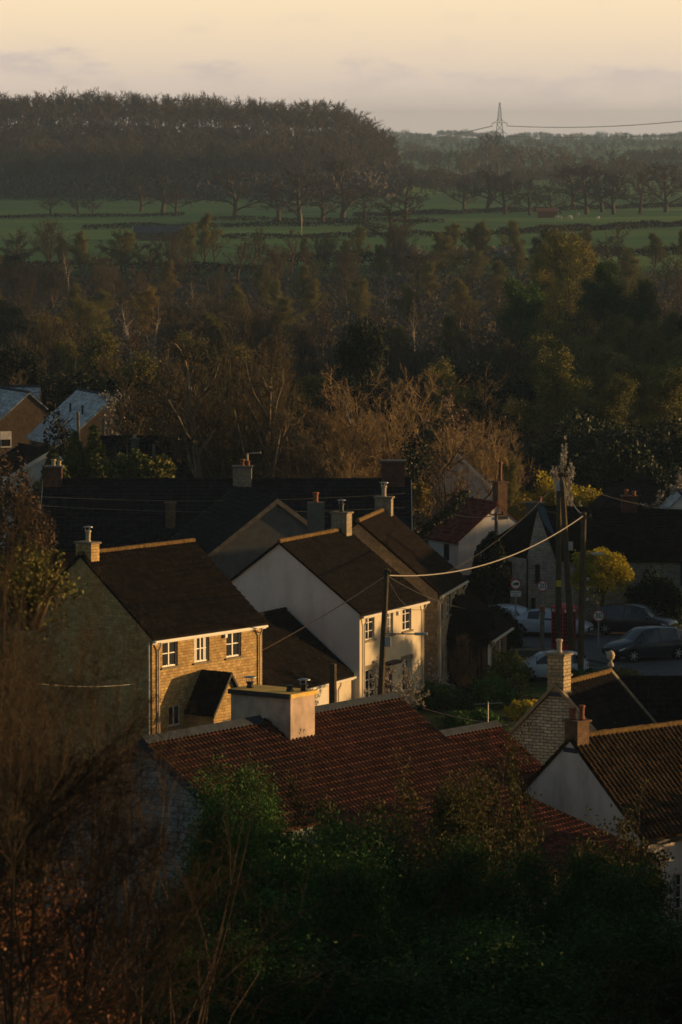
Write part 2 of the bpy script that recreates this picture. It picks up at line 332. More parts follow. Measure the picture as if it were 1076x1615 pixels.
def house(root, L, Wd, ze, zr, wall, tile, Mx=None, ry=None, zb=None, ops=(), wins=(), oh=.25, vo=.12, hip0=0, hip1=0, ridge='tile', gutter=True,
          tw=.3, gauge=.32, amp=.03, step=.03, kseg=4, pipes=(), gable='wall', barge=None, z0=-.5, prefix='', coping=None):
    """local frame: x along the front eave, y to the back, front wall at y=0"""
    Mx = Mx or Matrix(); ry = Wd / 2 if ry is None else ry; zb = ze if zb is None else zb
    w = MB(Mx); wall_front(w, L, ze, list(ops), z0=z0)
    w.add([(0, Wd, z0), (L, Wd, z0), (L, Wd, zb), (0, Wd, zb)], [(0, 3, 2, 1)])
    for x, h in ((0, hip0), (L, hip1)):
        P = [(x, 0, z0), (x, Wd, z0), (x, Wd, zb), (x, 0, ze)] if h else [(x, 0, z0), (x, Wd, z0), (x, Wd, zb), (x, ry, zr), (x, 0, ze)]
        w.add(P, [tuple(range(len(P)))[::(1 if x else -1)]])
    w.build(prefix + 'wall', wall, root)
    pf = (zr - ze) / ry; pb = (zr - zb) / (Wd - ry); th = .09
    x0, x1 = -vo, L + vo; r = MB(Mx)
    up = Vector((0, 0, th))
    ef, eb = ze - pf * oh, zb - pb * oh
    A, B = Vector((x0 if not hip0 else -oh, -oh, ef)), Vector((x1 if not hip1 else L + oh, -oh, ef))
    C, D = Vector((x1 - (hip1 + vo if hip1 else 0), ry, zr)), Vector((x0 + (hip0 + vo if hip0 else 0), ry, zr))
    E_, G_ = Vector((B.x, Wd + oh, eb)), Vector((A.x, Wd + oh, eb))
    for P in ((A, B, C, D), (E_, G_, D, C)): r.slab(P, up * .8)
    if hip0: r.slab((G_, A, D), up * .8)
    if hip1: r.slab((B, E_, C), up * .8)
    tiled(r, A + up, B + up, C + up, D + up, tw, gauge, amp, step, kseg)
    tiled(r, E_ + up, G_ + up, D + up, C + up, tw, gauge, amp, step, 2)
    if hip0: tiled(r, G_ + up, A + up, D + up, D + up + Vector((0, .001, 0)), tw, gauge, amp, step, 2)
    r.build(prefix + 'roof', tile, root)
    if ridge:
        rm = {'tile': M['moss'], 'lead': M['lead']}.get(ridge, ridge)
        q = MB(Mx); n = max(3, int((C.x - D.x) / .42)); 
        for i in range(n):
            a = D.x + (C.x - D.x) * i / n; b = D.x + (C.x - D.x) * (i + 1) / n
            q.tube([(a + .004, ry, zr + th + .015), (b, ry, zr + th + .015 + random.uniform(0, .02))], .10 + random.uniform(0, .012), 8)
        q.build(prefix + 'ridge_tiles', rm, root)
    if barge:
        q = MB(Mx)
        for x in (x0 - .035, x1 + .003):
            for P in ((A, D), (G_, D)):
                q = MB(Mx)
                a, b = Vector((x, P[0].y, P[0].z)), Vector((x, P[1].y, P[1].z))
                q.slab([a - Vector((0, 0, .14)), b - Vector((0, 0, .14)), b + Vector((0, 0, .13)), a + Vector((0, 0, .13))], (.032, 0, 0)); q.build(prefix + 'barge_board', barge, root)
    if gutter:
        gm = gutter if not isinstance(gutter, bool) else M['pipe']
        q = MB(Mx); q.box((A.x, -oh - .11, ef - .10), (B.x, -oh - .003, ef - .0)); q.box((A.x, -oh + .004, ef - .16), (B.x, -oh + .03, ef - .012))
        q.build(prefix + 'gutter', gm, root, bevel=.02)
        for px in pipes:
            MB(Mx).tube([(px, -oh - .05, ef - .09), (px, -oh - .05, ef - .2), (px, -.07, ef - .45), (px, -.07, 0)], .038, 8).build('downpipe', gm, root)
def win_row(specs): return [(a - w / 2, a + w / 2, z0, z1) for a, w, z0, z1 in specs]
def pot(root, c, h=.45, r=.11, mat=None, cowl=False, par=None):
    m = MB(); m.lathe([(r * .8, 0), (r * 1.05, .03), (r * .8, .1), (r * .9, h * .8), (r * 1.15, h * .85), (r * 1.15, h * .93), (r, h)], c, 12)
    o = m.build('chimney_pot', mat or M['terra'], par or root, smooth=False)
    if cowl:
        q = MB()
        for a in range(3):
            dx, dy = r * math.cos(a * 2.09), r * math.sin(a * 2.09); q.tube([(c[0] + dx, c[1] + dy, c[2] + h - .02), (c[0] + dx, c[1] + dy, c[2] + h + .14)], .012, 5)
        q.lathe([(r * 1.7, 0), (r * 1.7, .02), (r * .6, .05)], (c[0], c[1], c[2] + h + .13), 14)
        q.build('cowl', M['steel'], par or root)
    return o
def chimney(root, x0, x1, y0, y1, z0, z1, mat, cap=None, flash=True, capt=.09):
    o = MB().box((x0, y0, z0), (x1, y1, z1)).build('chimney', mat, root)
    c = MB().box((x0 - .07, y0 - .07, z1 + .002), (x1 + .07, y1 + .07, z1 + capt)); c.build('chimney_cap', cap or mat, o, bevel=.012)
    if flash: MB().box((x0 - .03, y0 - .03, z0), (x1 + .03, y1 + .03, z0 + .16)).build('flashing', M['lead'], o)
    return o
def hroot(name, label, P, th, cat='house', group=None): return thing(name, label, cat, (P.x, P.y, 0), R(th), group)
def ev(th): return Vector((math.cos(R(th)), math.sin(R(th)), 0))
def nv(th): return Vector((math.sin(R(th)), -math.cos(R(th)), 0))
# ------------------------------------------------------------------ terrain
HT = [(-200, 26), (-20, 25), (0, 24.3), (20, 20.2), (40, 14.8), (60, 9.6), (80, 4.6), (100, 1.4), (118, .15), (128, 0), (300, 0), (350, -4), (800, -4), (900, -.5), (1000, 0), (9000, 0)]
def sst(a, b, v): t = min(1, max(0, (v - a) / (b - a))); return t * t * (3 - 2 * t)
def gh(x, y):
    for (a, p), (b, q) in zip(HT, HT[1:]):
        if y <= b: z = p + (q - p) * (y - a) / (b - a); break
    else: z = 0
    hill = sst(1690, 2130, y) * (1 - sst(2200, 2700, y)) * (1 - sst(-5, 42, x)) * (24 - 4.5 * sst(-170, 30, x))
    far = sst(2600, 5200, y) * (3.5 + 2.0 * math.sin(x * .004 + 1) + 1.2 * math.sin(y * .003))
    ridge = sst(6000, 8000, y) * (4 + 2 * math.sin(x * .0045 + .6) + 2.0 * math.sin(x * .013))
    bank = 5.2 * math.exp(-((y - 52) / 13) ** 2) * (1 - sst(-3.4, -1.1, x))
    edge = abs(.0769 * y); side = sst(edge + 10, edge + 38, x) * sst(305, 360, y) * (1 - sst(560, 680, y)) * 17   # added rise out of view, shaped to put the valley in shade
    return z + hill + far + ridge + bank + side
ys = [-120, -60, -20, 0, 10, 20, 30, 40, 50, 60, 70, 80, 90, 100, 110, 118, 128, 150, 180, 210, 250, 300, 325, 350, 420, 520, 640, 800, 850, 900, 1000, 1200, 1450, 1690] + list(range(1740, 2800, 60)) + list(range(2900, 8600, 200)) + [8600]
NX = 96; V = []; Q = []
for y in ys:
    for i in range(NX + 1):
        s_ = i / NX * 2 - 1; x = math.copysign(abs(s_) ** 1.9, s_) * (110 + .22 * max(y, 0)); V.append((x, y, gh(x, y) + (random.uniform(-.12, .12) if y < 100 else 0)))
for j in range(len(ys) - 1):
    for i in range(NX): Q.append((j * (NX + 1) + i, j * (NX + 1) + i + 1, (j + 1) * (NX + 1) + i + 1, (j + 1) * (NX + 1) + i))
m, nt, b = base_mat('earth_and_grass', .95, .1)
gp = nt.nodes.new('ShaderNodeNewGeometry'); sp = nt.nodes.new('ShaderNodeSeparateXYZ'); nt.links.new(gp.outputs['Position'], sp.inputs[0])
nf = noise(nt, gp.outputs['Position'], .35, 6, .65)
near = ramp(nt, nf, [(.3, (.030, .032, .014)), (.55, (.040, .058, .018)), (.75, (.065, .050, .028))])
lit_ = ramp(nt, noise(nt, gp.outputs['Position'], 3.0, 6, .7), [(.35, (.020, .014, .009)), (.6, (.060, .034, .018)), (.75, (.03, .035, .012))])   # leaf litter on the camera's hillside
near = mixc(nt, mth(nt, 'MULTIPLY', mth(nt, 'SUBTRACT', sp.outputs[1], 300), .03, clamp=True), near, ramp(nt, nf, [(.3, (.012, .012, .007)), (.7, (.032, .028, .014))]))   # woodland floor
near = mixc(nt, mth(nt, 'MULTIPLY', mth(nt, 'SUBTRACT', 110, sp.outputs[1]), .05, clamp=True), near, lit_)
fv = nt.nodes.new('ShaderNodeVectorMath'); fv.operation = 'MULTIPLY'; fv.inputs[1].default_value = (.006, .012, 0); nt.links.new(gp.outputs['Position'], fv.inputs[0])
vo = nt.nodes.new('ShaderNodeTexVoronoi'); vo.inputs['Scale'].default_value = 1; nt.links.new(fv.outputs[0], vo.inputs[0])
sv = nt.nodes.new('ShaderNodeSeparateColor'); nt.links.new(vo.outputs['Color'], sv.inputs[0])
green = ramp(nt, sv.outputs[0], [(0, (.066, .158, .046)), (.5, (.090, .205, .056)), (1, (.17, .28, .070))])
green = mixc(nt, .5, green, ramp(nt, noise(nt, gp.outputs['Position'], .03, 5, .6), [(.3, (.6, .6, .6)), (.7, (1.3, 1.3, 1.2))]), 'MULTIPLY')
nt.links.new(mixc(nt, mth(nt, 'MULTIPLY', mth(nt, 'SUBTRACT', sp.outputs[1], 850), .02, clamp=True), near, green), b.inputs['Base Color'])
bump(nt, b, nf, .5, .3)
g = link('ground', mesh_np('ground', V, Q, m)); g.data.polygons.foreach_set('use_smooth', [True] * len(g.data.polygons)); tag(g, kind='structure')
def sheet(name, pts, mat, z=.004):
    o = MB().add([(p[0], p[1], z) for p in pts], [tuple(range(len(pts)))]).build(name, mat); return tag(o, kind='structure')
# main road past the phone box and its kerbs
P = [at_z(900, 1078, 0), at_z(1200, 1078, 0), at_z(1200, 985, 0), at_z(790, 985, 0), at_z(770, 1012, 0), at_z(880, 1030, 0)]
sheet('road', P, M['asphalt'])
sheet('lawn', [at_z(690, 1100, 0), at_z(880, 1100, 0), at_z(900, 1050, 0), at_z(960, 1052, 0), at_z(830, 1036, 0), at_z(700, 1060, 0)], M['lawn'], .02)
kb = MB()
for a, b_ in (((880, 1030), (770, 1012)), ((880, 1032), (962, 1050)), ((962, 1050), (905, 1078)), ((800, 983), (1180, 983))):
    a, b_ = at_z(*a, 0), at_z(*b_, 0); d = (b_ - a).normalized(); n = Vector((-d.y, d.x, 0)) * .15
    kb.slab([a, b_, b_ + n, a + n], (0, 0, .12))
tag(kb.build('kerb', M['greyrender']), kind='structure')

# ------------------------------------------------------------------ houses
e = lambda th, t: ev(th) * t
# A: lit stone house on the left
th = 53; P = at_z(240, 1006, 5.4)
A = hroot('stone_house', 'honey stone house lit gold by low sun, with three upper windows and a gabled porch', P, th)
wa = [(1.19, 1.03, 4.08, 5.2), (3.31, 1.03, 4.08, 5.2), (5.49, 1.03, 4.08, 5.2), (1.5, .8, 1.55, 2.4)]
ops = win_row(wa)
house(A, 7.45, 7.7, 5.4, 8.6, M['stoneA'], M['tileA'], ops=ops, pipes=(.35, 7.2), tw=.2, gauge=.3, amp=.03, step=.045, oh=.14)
for i, o in enumerate(ops): window(A, None, *o, nx=2, nz=2 if i < 3 else 1, lintel=False, curtain=i == 1)
c = chimney(A, .12, .66, 3.4, 4.25, 7.9, 9.1, M['stoneA'], M['sill']); pot(A, (.4, 3.8, 9.17), .5, .12, M['buff'], True, c)
MB().tube([(-.09, .1, 5.2), (-.09, .1, .1)], .04).build('downpipe', M['pipe'], A)
MB().box((4.75, -.12, 4.95), (4.93, -.003, 5.22)).build('alarm_box', M['upvc'], A, bevel=.03)
# porch: ridge runs out from the facade
px, hw, dp = 3.3, 1.0, 1.45
q = MB(); q.slab([(px - hw, -dp, 0), (px - hw, -dp, 2.2), (px, -dp, 3.6), (px + hw, -dp, 2.2), (px + hw, -dp, 0), (px + .5, -dp, 0), (px + .5, -dp, 1.75), (px - .4, -dp, 1.75), (px - .4, -dp, 0)], (0, .15, 0))
q.box((px - hw, -dp + .153, 0), (px - hw + .12, -.003, 2.2)); q.box((px + hw - .12, -dp + .153, 0), (px + hw, -.003, 2.2)); po = q.build('porch', M['stoneA'], A)
q = MB()
for s in (-1, 1):
    E0, E1, C1, C0 = (px + s * 1.2, -dp - .15, 1.97), (px + s * 1.2, -.01, 1.97), (px, -.01, 3.67), (px, -dp - .15, 3.67)
    PP = (E1, E0, C0, C1) if s < 0 else (E0, E1, C1, C0)
    q.slab(PP, (0, 0, .07)); tiled(q, *[Vector(p) + Vector((0, 0, .075)) for p in PP], .2, .3, .02, .03)
q.build('porch_roof', M['tileA'], po)
q = MB()
for s in (-1, 1): q.slab([(px + s * 1.22, -dp - .19, 1.9), (px, -dp - .19, 3.6), (px, -dp - .19, 3.76), (px + s * 1.22, -dp - .19, 2.06)], (0, .035, 0))
q.build('barge_board', M['dark'], po)
MB().box((px - .38, -dp + .06, 0), (px + .48, -dp + .1, 1.73)).build('door', M['door'], A)

# B: cream house
th = 65; P = at_z(567.5, 967.5, 4.8)
B = hroot('cream_house', 'cream rendered house with tall plain pale gable beside the telegraph pole', P, th)
wb = win_row([(1.11, 1.0, 3.5, 4.66), (3.17, 1.0, 3.5, 4.66), (5.2, 1.0, 3.5, 4.66), (1.2, 1.2, .7, 2.15), (5.2, 1.1, .7, 2.15), (3.1, .95, 0, 2.0)])
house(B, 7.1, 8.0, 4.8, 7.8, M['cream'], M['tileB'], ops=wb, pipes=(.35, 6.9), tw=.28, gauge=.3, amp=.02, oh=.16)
for i, o in enumerate(wb[:5]): window(B, None, *o, nx=2, nz=3, lintel=i > 2, curtain=i in (1, 4))
MB().box((2.64, .06, 0), (3.56, .11, 1.98)).build('door', M['door'], B)
MB().box((2.3, -.5, 2.2), (3.9, -.01, 2.3)).build('door_canopy', M['dark'], B)
MB().box((4.05, -.1, 4.3), (4.22, -.003, 4.55)).build('alarm_box', M['upvc'], B, bevel=.03)
c = chimney(B, 6.35, 6.93, 3.6, 4.4, 7.2, 8.65, M['stoneC'], M['sill']); pot(B, (6.64, 4.0, 8.72), .42, .12, M['black'], True, c)
# white skin of the plain gable
MB().add([(-.006, 0, -.5), (-.006, 8.0, -.5), (-.006, 8.0, 4.8), (-.006, 4.0, 7.8), (-.006, 0, 4.8)], [(0, 1, 2, 3, 4)]).build('gable_render', M['white'], B)
# garage in front of the gable
P = at_z(554, 1062, 2.1) - ev(65) * 8.9
G1 = hroot('garage', 'low cream garage with dark tiled roof between the stone and cream houses', P, 65, 'garage')
house(G1, 8.9, 6.6, 2.1, 4.75, M['cream'], M['tileB'], pipes=(7.4,), ridge=M['tileB'], tw=.28, gauge=.3, amp=.02, barge=M['blueboard'], vo=.03, oh=.15)
MB().box((3.7, -.03, 0), (6.3, -.003, 1.85)).build('garage_door', M['pipe'], G1)

# C: tan stone house behind
th = 78.5; P = at_z(690.5, 934.4, 4.9)
C_ = hroot('tan_house', 'narrow tan stone house standing just behind the cream house', P, th)
wc = win_row([(.87, .97, 3.55, 4.72), (2.95, .97, 3.55, 4.72), (5.05, .97, 3.55, 4.72), (.95, 1.1, .6, 2.1)])
house(C_, 6.9, 7.6, 4.9, 8.1, M['stoneC'], M['tileC'], ops=wc, pipes=(.2, 6.7), tw=.28, gauge=.3, amp=.02, oh=.16)
for i, o in enumerate(wc): window(C_, None, *o, nx=2, nz=3, curtain=i != 1)
c = chimney(C_, 6.1, 6.65, 3.4, 4.2, 7.5, 8.75, M['stoneC'], M['sill']); pot(C_, (6.37, 3.8, 8.82), .55, .13, M['buff'], True, c)
q = MB(); q.box((2.6, -1.55, 0), (2.75, -.003, 2.3)); q.box((4.6, -1.55, 0), (4.75, -.003, 2.3)); q.slab([(2.6, -1.7, 0), (2.6, -1.7, 2.35), (3.67, -1.7, 3.5), (4.75, -1.7, 2.35), (4.75, -1.7, 0)], (0, .12, 0)); po = q.build('porch', M['dark'], C_)
q = MB()
for s in (-1, 1): q.slab([(3.67 + s * 1.35, -2.0, 2.08), (3.67, -2.0, 3.55), (3.67, -.005, 3.55), (3.67 + s * 1.35, -.005, 2.08)], (0, 0, .09))
q.build('porch_roof', M['tileK'], po)
MB().tube([(2.55, -2.0, 0), (2.55, -2.0, 2.2)], .05).build('post', M['upvc'], po)
# S: hipped brick outbuilding
P = at_z(770, 1003, 2.6)
S1 = hroot('brick_outbuilding', 'low brick outbuilding with brown hipped roof beside the tan house', P, 78.5, 'outbuilding')
house(S1, 5.4, 5.6, 2.6, 4.7, M['brickbrown'], M['tileC'], hip0=2.0, ops=[(1.2, 2.1, 0, 2.0), (3.2, 4.2, 1.0, 2.0)], tw=.28, gauge=.3, amp=.02, ridge=M['tileC'], pipes=(.3,))
MB().box((1.2, .08, 0), (2.1, .12, 2.0)).build('door', M['dark'], S1); window(S1, None, 3.2, 4.2, 1.0, 2.0, nx=2, nz=1)

# D: near red roofed house with the big rendered chimney
th = 54.5; Rd = at_z(623, 1101, 8.0); n = nv(th); LD = 13.3
P = Rd + n * 3.9 - ev(th) * LD
D_ = hroot('red_roofed_house', 'nearest house with long ribbed red tile roof and big rendered chimney', P, th)
house(D_, LD, 7.8, 5.44, 8.0, M['stoneD'], M['tileD'], ridge=None, tw=.20, gauge=.30, amp=.058, step=.034, kseg=6, vo=.1, oh=.05, gutter=False, barge=M['lead'])
q = MB(); q.slab([(-.1, 3.9 - .2, 7.97), (-.1, 3.9, 8.14), (-.1, 4.1, 7.97), (-.1, 4.1, 8.05), (-.1, 3.9, 8.24), (-.1, 3.7, 8.05)], (LD - 7.3, 0, 0)); q.slab([(LD - 5.7, 3.7, 7.96), (LD - 5.7, 3.9, 8.12), (LD - 5.7, 4.1, 7.96), (LD - 5.7, 4.1, 8.05), (LD - 5.7, 3.9, 8.21), (LD - 5.7, 3.7, 8.05)], (5.8, 0, 0))
q.build('ridge_cap', M['lead'], D_)
# lean-to on the camera side: lower pitch
x0, x1 = LD - 9.1, LD + .1; y1 = -6.05; z1 = 3.62
q = MB(); A_, B_, C2, D2 = (x0, y1, z1), (x1, y1, z1), (x1, -.05, 5.42), (x0, -.05, 5.42)
q.slab([A_, B_, C2, D2], (0, 0, .08)); tiled(q, *[Vector(p) + Vector((0, 0, .085)) for p in (A_, B_, C2, D2)], .20, .3, .058, .034, 6); lt = q.build('lean_to_roof', M['tileE'], D_)
q = MB(); q.box((x0 + .15, y1 + .25, -.5), (x0 + .35, -.003, 3.6)); q.box((x1 - .35, y1 + .25, -.5), (x1 - .15, -.003, 3.6)); q.box((x0 + .353, y1 + .25, -.5), (x1 - .353, y1 + .45, 3.6))
for x in (x0 + .15, x1 - .35): q.add([(x, y1 + .25, 3.603), (x + .2, y1 + .25, 3.603), (x, -.06, 3.603), (x + .2, -.06, 3.603), (x, -.06, 5.35), (x + .2, -.06, 5.35)], [(0, 2, 4), (1, 5, 3), (0, 4, 5, 1), (2, 3, 5, 4), (0, 1, 3, 2)])
q.build('lean_to_wall', M['stoneD'], D_)
q = MB()
for x in (x0 - .04, x1 + .003): q = MB(); q.slab([(x, y1, z1 - .1), (x, -.05, 5.32), (x, -.05, 5.56), (x, y1, z1 + .14)], (.035, 0, 0)); q.build('barge_board', M['lead'], lt)
MB().box((x0, y1 - .12, z1 - .06), (x1, y1 - .003, z1 + .05)).build('gutter', M['black'], lt)
cx0, cx1 = LD - 7.12, LD - 5.83
c = chimney(D_, cx0, cx1, 2.92, 5.25, 7.0, 8.80, M['chim'], M['capstone'], False, .14)
MB().box((cx0 - .10, 2.87, 8.79), (cx0 - .073, 5.3, 8.945)).build('dark_cap_strip', M['black'], c)  # dark strip laid over the broad side of the cap
MB().box((cx0 - .04, 2.86, 7.18), (cx1 + .04, 2.917, 7.44)).build('flashing', M['buff'], c)
for yy, hh, cw in ((4.9, .2, True), (3.35, .2, False), (3.05, .22, True)):
    m_ = pot(D_, ((cx0 + cx1) / 2 + (.25 if yy == 3.05 else -.1), yy, 8.94), hh, .12, M['black'], cw, c)
w0 = MB(); 
# TV aerial on E later
# E: second red roof
th = 52; Re = at_z(782, 1146, 6.0); n = nv(th); LE = 8.5
P = Re + n * 4.2 - ev(th) * LE
E1_ = hroot('red_roofed_outbuilding', 'lower pale building with red tile roof behind the nearest house', P, th)
house(E1_, LE, 8.4, 3.1, 6.0, M['pink'], M['tileE'], ridge=None, tw=.20, gauge=.3, amp=.058, step=.034, kseg=6, vo=.1, oh=.3, barge=M['lead'], gutter=M['black'], pipes=(8.2,))
q = MB(); q.slab([(-.1, 4.0, 5.98), (-.1, 4.2, 6.13), (-.1, 4.4, 5.98), (-.1, 4.4, 6.06), (-.1, 4.2, 6.22), (-.1, 4.0, 6.06)], (LE + .2, 0, 0)); q.build('ridge_cap', M['lead'], E1_)
a = thing('television_aerial', 'small metal television aerial on the grey ridge of the lower red roof', 'aerial', (Re - ev(th) * .45).to_tuple())
MB().tube([(0, 0, .15), (0, 0, .9)], .018, 6).build('mast', M['steel'], a)
q = MB(); q.tube([(-.5, 0, .82), (.5, 0, .88)], .012, 5)
for i in range(7): q.tube([(-.45 + i * .15, -.16, .82 + i * .009), (-.45 + i * .15, .16, .82 + i * .009)], .006, 4)
q.build('antenna', M['steel'], a)
# F: white gabled house at right edge
th = 42; Rf = at_z(900, 1168, 6.6); n = nv(th)
P = Rf + n * 3.2
F_ = hroot('white_gabled_house', 'pale rendered gable with mossy pantile roof and lit brick chimney at right', P, th)
house(F_, 9.5, 6.4, 3.75, 6.6, M['pink'], M['tileF'], ops=win_row([(2.0, 1.0, 1.2, 2.4)]), tw=.21, gauge=.3, amp=.048, step=.03, kseg=5, vo=.06, oh=.12, pipes=(.12,), gutter=M['black'])
window(F_, None, 1.5, 2.5, 1.2, 2.4)
c = chimney(F_, .02, .56, 2.9, 3.5, 6.2, 7.2, M['brickbrown'], M['brickbrown'], True, .07); pot(F_, (.40, 3.08, 7.27), .48, .10, M['terra'], False, c); pot(F_, (.20, 3.32, 7.27), .40, .13, M['terra'], False, c)

# G: rubble stone cottage with finial
th = 62; Rg = at_z(878, 1085, 6.6); n = nv(th); P = Rg + n * 3.1
G_ = hroot('rubble_stone_cottage', 'rubble stone cottage with tall lit stone chimney on its gable', P, th)
house(G_, 4.6, 6.2, 3.5, 6.6, M['stoneG'], M['tileG'], tw=.26, gauge=.28, amp=.05, step=.03, kseg=4, vo=.02, oh=.15, gutter=M['black'], ridge='tile')
q = MB()
for x in (-.2, 4.5):
    for s in (0, 6.2): q = MB(); q.slab([(x, s, 3.45), (x, 3.1, 6.66), (x, 3.1, 6.82), (x, s, 3.62)], (.2, 0, 0)); q.build('coping', M['sill'], G_)
c = chimney(G_, -.10, .52, 2.78, 3.42, 6.3, 7.75, M['buffstone'], M['sill']); pot(G_, (.21, 3.1, 7.84), .5, .11, M['buff'], False, c)
MB().box((-.15, 2.73, 7.0), (.57, 3.47, 7.08)).build('string_course', M['sill'], c)
MB().lathe([(.12, 0), (.1, .12), (.05, .16), (.05, .22), (.13, .3), (.16, .42), (.11, .54), (.02, .6)], (4.65, 3.1, 6.88), 12).build('finial', M['buff'], G_, smooth=True)
# wing to the right, same cottage
inv = Matrix.Rotation(-R(th), 4, 'Z') @ Matrix.Translation((-P.x, -P.y, 0))
Pw = at_z(900, 1075, 6.1); Pw = Vector((Pw.x, Pw.y - 3.1, 0)); Mw = inv @ Matrix.Translation(Pw) @ Matrix.Rotation(R(2), 4, 'Z')
house(G_, 9, 6.2, 3.3, 6.1, M['stoneG'], M['tileG'], Mx=Mw, tw=.26, gauge=.28, amp=.05, step=.03, vo=.02, oh=.15, gutter=M['black'], prefix='wing_', ridge=M['tileG'])
q = MB(Mw); q.slab([(1.3, .6, 3.6), (1.9, .6, 4.75), (2.5, .6, 3.6)], (0, .12, 0)); q.build('dormer', M['white'], G_)
q = MB(Mw)
for s in (-1, 1): q.slab([(1.9 + s * .75, .5, 3.5), (1.9, .5, 4.85), (1.9, 2.0, 4.85), (1.9 + s * .75, 2.0, 3.5)], (0, 0, .07))
q.build('dormer_roof', M['tileG'], G_)
MB(Mw).box((1.6, .55, 3.62), (2.2, .597, 4.0)).build('dormer_window', M['glass'], G_)

# J: long dark roof across the middle
JY = 243; a = at_y(72, 760, JY); zr = a.z
J = hroot('long_terrace', 'long low terrace with one very dark tiled roof running across', Vector((a.x, JY - 4, 0)), 0, 'terrace')
LJ = at_y(645, 755, JY).x - a.x
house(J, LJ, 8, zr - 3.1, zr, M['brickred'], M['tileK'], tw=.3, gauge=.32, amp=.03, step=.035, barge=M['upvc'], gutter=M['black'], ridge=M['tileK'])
def jx(px, Y): return at_y(px, 760, Y).x - a.x
for (p0, p1, top, mat, pt) in ((72, 98, 737, 'brickred', 'buff'), (602, 638, 728, 'brickred', None), (368, 397, 737, 'stoneC', 'terra')):
    x0, x1 = jx(p0, JY), jx(p1, JY); zt = at_y(0, top, JY).z
    c = chimney(J, x0, x1, 3.5, 4.4, zr - .5, zt, M[mat], M['greyrender'])
    if pt: pot(J, ((x0 + x1) / 2, 3.9, zt + .08), .38, .14, M[pt], False, c); pot(J, ((x0 + x1) / 2 + .3, 4.0, zt + .08), .28, .12, M[pt], False, c)
# chimney stack on the front slope
c = chimney(J, jx(261, 240), jx(276, 240), .9, 1.5, zr - 3.2, at_y(0, 795, 240).z, M['brickbrown'], M['brickbrown'])
# K: grey gable in the middle
th = 108.4; a = at_z(437, 790, 7.9); yv = Vector((-math.sin(R(th)), math.cos(R(th)), 0)); WK = 8.6
P = a - yv * (WK / 2)
K_ = hroot('grey_gabled_house', 'dark roofed house with dull grey gable behind the cream house', P, th)
house(K_, 7.2, WK, 4.7, 7.9, M['greyrender'], M['tileK'], tw=.3, gauge=.32, amp=.03, ridge=M['tileK'], vo=.1, gutter=M['black'], barge=M['greywood'])
ch = at_y(498, 800, 219)
t = thing('tall_chimney', 'slender grey chimney stack with clay pot right of the grey gable', 'chimney', (ch.x, 219, 0))
MB().box((-.42, -.3, 3.2), (.42, .3, at_y(0, 792, 219).z)).build('stack', M['greyrender'], t); pot(t, (0, 0, at_y(0, 792, 219).z), .5, .15, M['terra'])
MB().box((-1.2, -1, -.2), (1.2, 1, 4.2)).build('wall', M['greyrender'], t)
P = at_z(345, 868, 4.6)
K2 = hroot('low_garage', 'low dark roofed garage tucked behind the stone house ridge', P, 8, 'garage')
house(K2, 4.2, 5, 3.6, 4.8, M['white'], M['tileK'], ridge=M['tileK'], gutter=M['black'], barge=M['upvc'])

# H + I: long pale stone cottage on the right with hipped end and front gable
Yc, Yr = 238.5, 243.0
F0 = at_y(832, 877, Yc); FL = at_y(765, 868, 244); A0 = at_y(848, 804, Yc + .25); A1 = at_y(852, 803, Yr); G0 = at_y(878, 884, Yc + .6); G1b = at_y(905, 886, Yc + .9)
RE = at_y(1120, 810, Yr); RB = Vector((RE.x, 248, G1b.z)); EB = at_y(1120, 882, Yc + 1.2)
H_ = thing('stone_cottage', 'long pale stone cottage with blue edged front gable behind the phone box', 'cottage', (F0.x, F0.y, 0))
Mi = Matrix.Translation((-F0.x, -F0.y, 0))
def z_(p, z): return Vector((p.x, p.y, z))
q = MB(Mi); q.add([z_(FL, 0), z_(F0, 0), F0, FL], [(0, 1, 2, 3)])
q.add([z_(F0, 0), z_(G1b, 0), G1b, G0, A0, F0], [(0, 1, 2, 3, 4, 5)])
q.build('wall', M['stoneH'], H_)
q = MB(Mi); q.add([z_(G1b, 0), z_(EB, 0), EB, G1b], [(0, 1, 2, 3)]); q.add([z_(EB, 0), z_(RB, 0), RB, RE, EB], [(0, 1, 2, 3, 4)]); q.build('side_wall', M['stoneG'], H_)
q = MB(Mi); up = Vector((0, 0, .1))
fo = (F0 - A0) * .06; q.slab([FL + (FL - A0) * .04, F0 + fo, A0, A1], (0, 0, .07))
EB2 = EB + Vector((0, -.25, -.15)); G2 = G0 + Vector((0, -.05, -.05)); q.slab([G2, EB2, RE, A1, A0], (0, 0, .07))
tiled(q, G2 + up, EB2 + up, RE + up, A1 + up, .26, .28, .04, .03, 3); tiled(q, FL + (FL - A0) * .04 + up, F0 + fo + up, A0 + up, A1 + up, .26, .28, .04, .03, 3)
q.slab([RE, RB, Vector((FL.x, 248, G1b.z)), A1], (0, 0, .07))
q.build('roof', M['tileG'], H_)
q = MB(Mi); s = Vector((.35, 0, .0)); q.slab([A0 + up, G0 + up, G0 + up + s, A0 + up + s], (0, -.03, .09)); q.build('flashing', M['blueboard'], H_)
q = MB(Mi)
for i in range(30):
    p0 = A1.lerp(RE, i / 30); p1 = A1.lerp(RE, (i + .98) / 30); q.tube([p0 + up, p1 + up], .11, 6)
q.build('ridge_tiles', M['tileG'], H_)
MB(Mi).tube([z_(F0, .1) + Vector((0, -.06, 0)), F0 + Vector((0, -.06, -.1))], .05).build('downpipe', M['black'], H_)
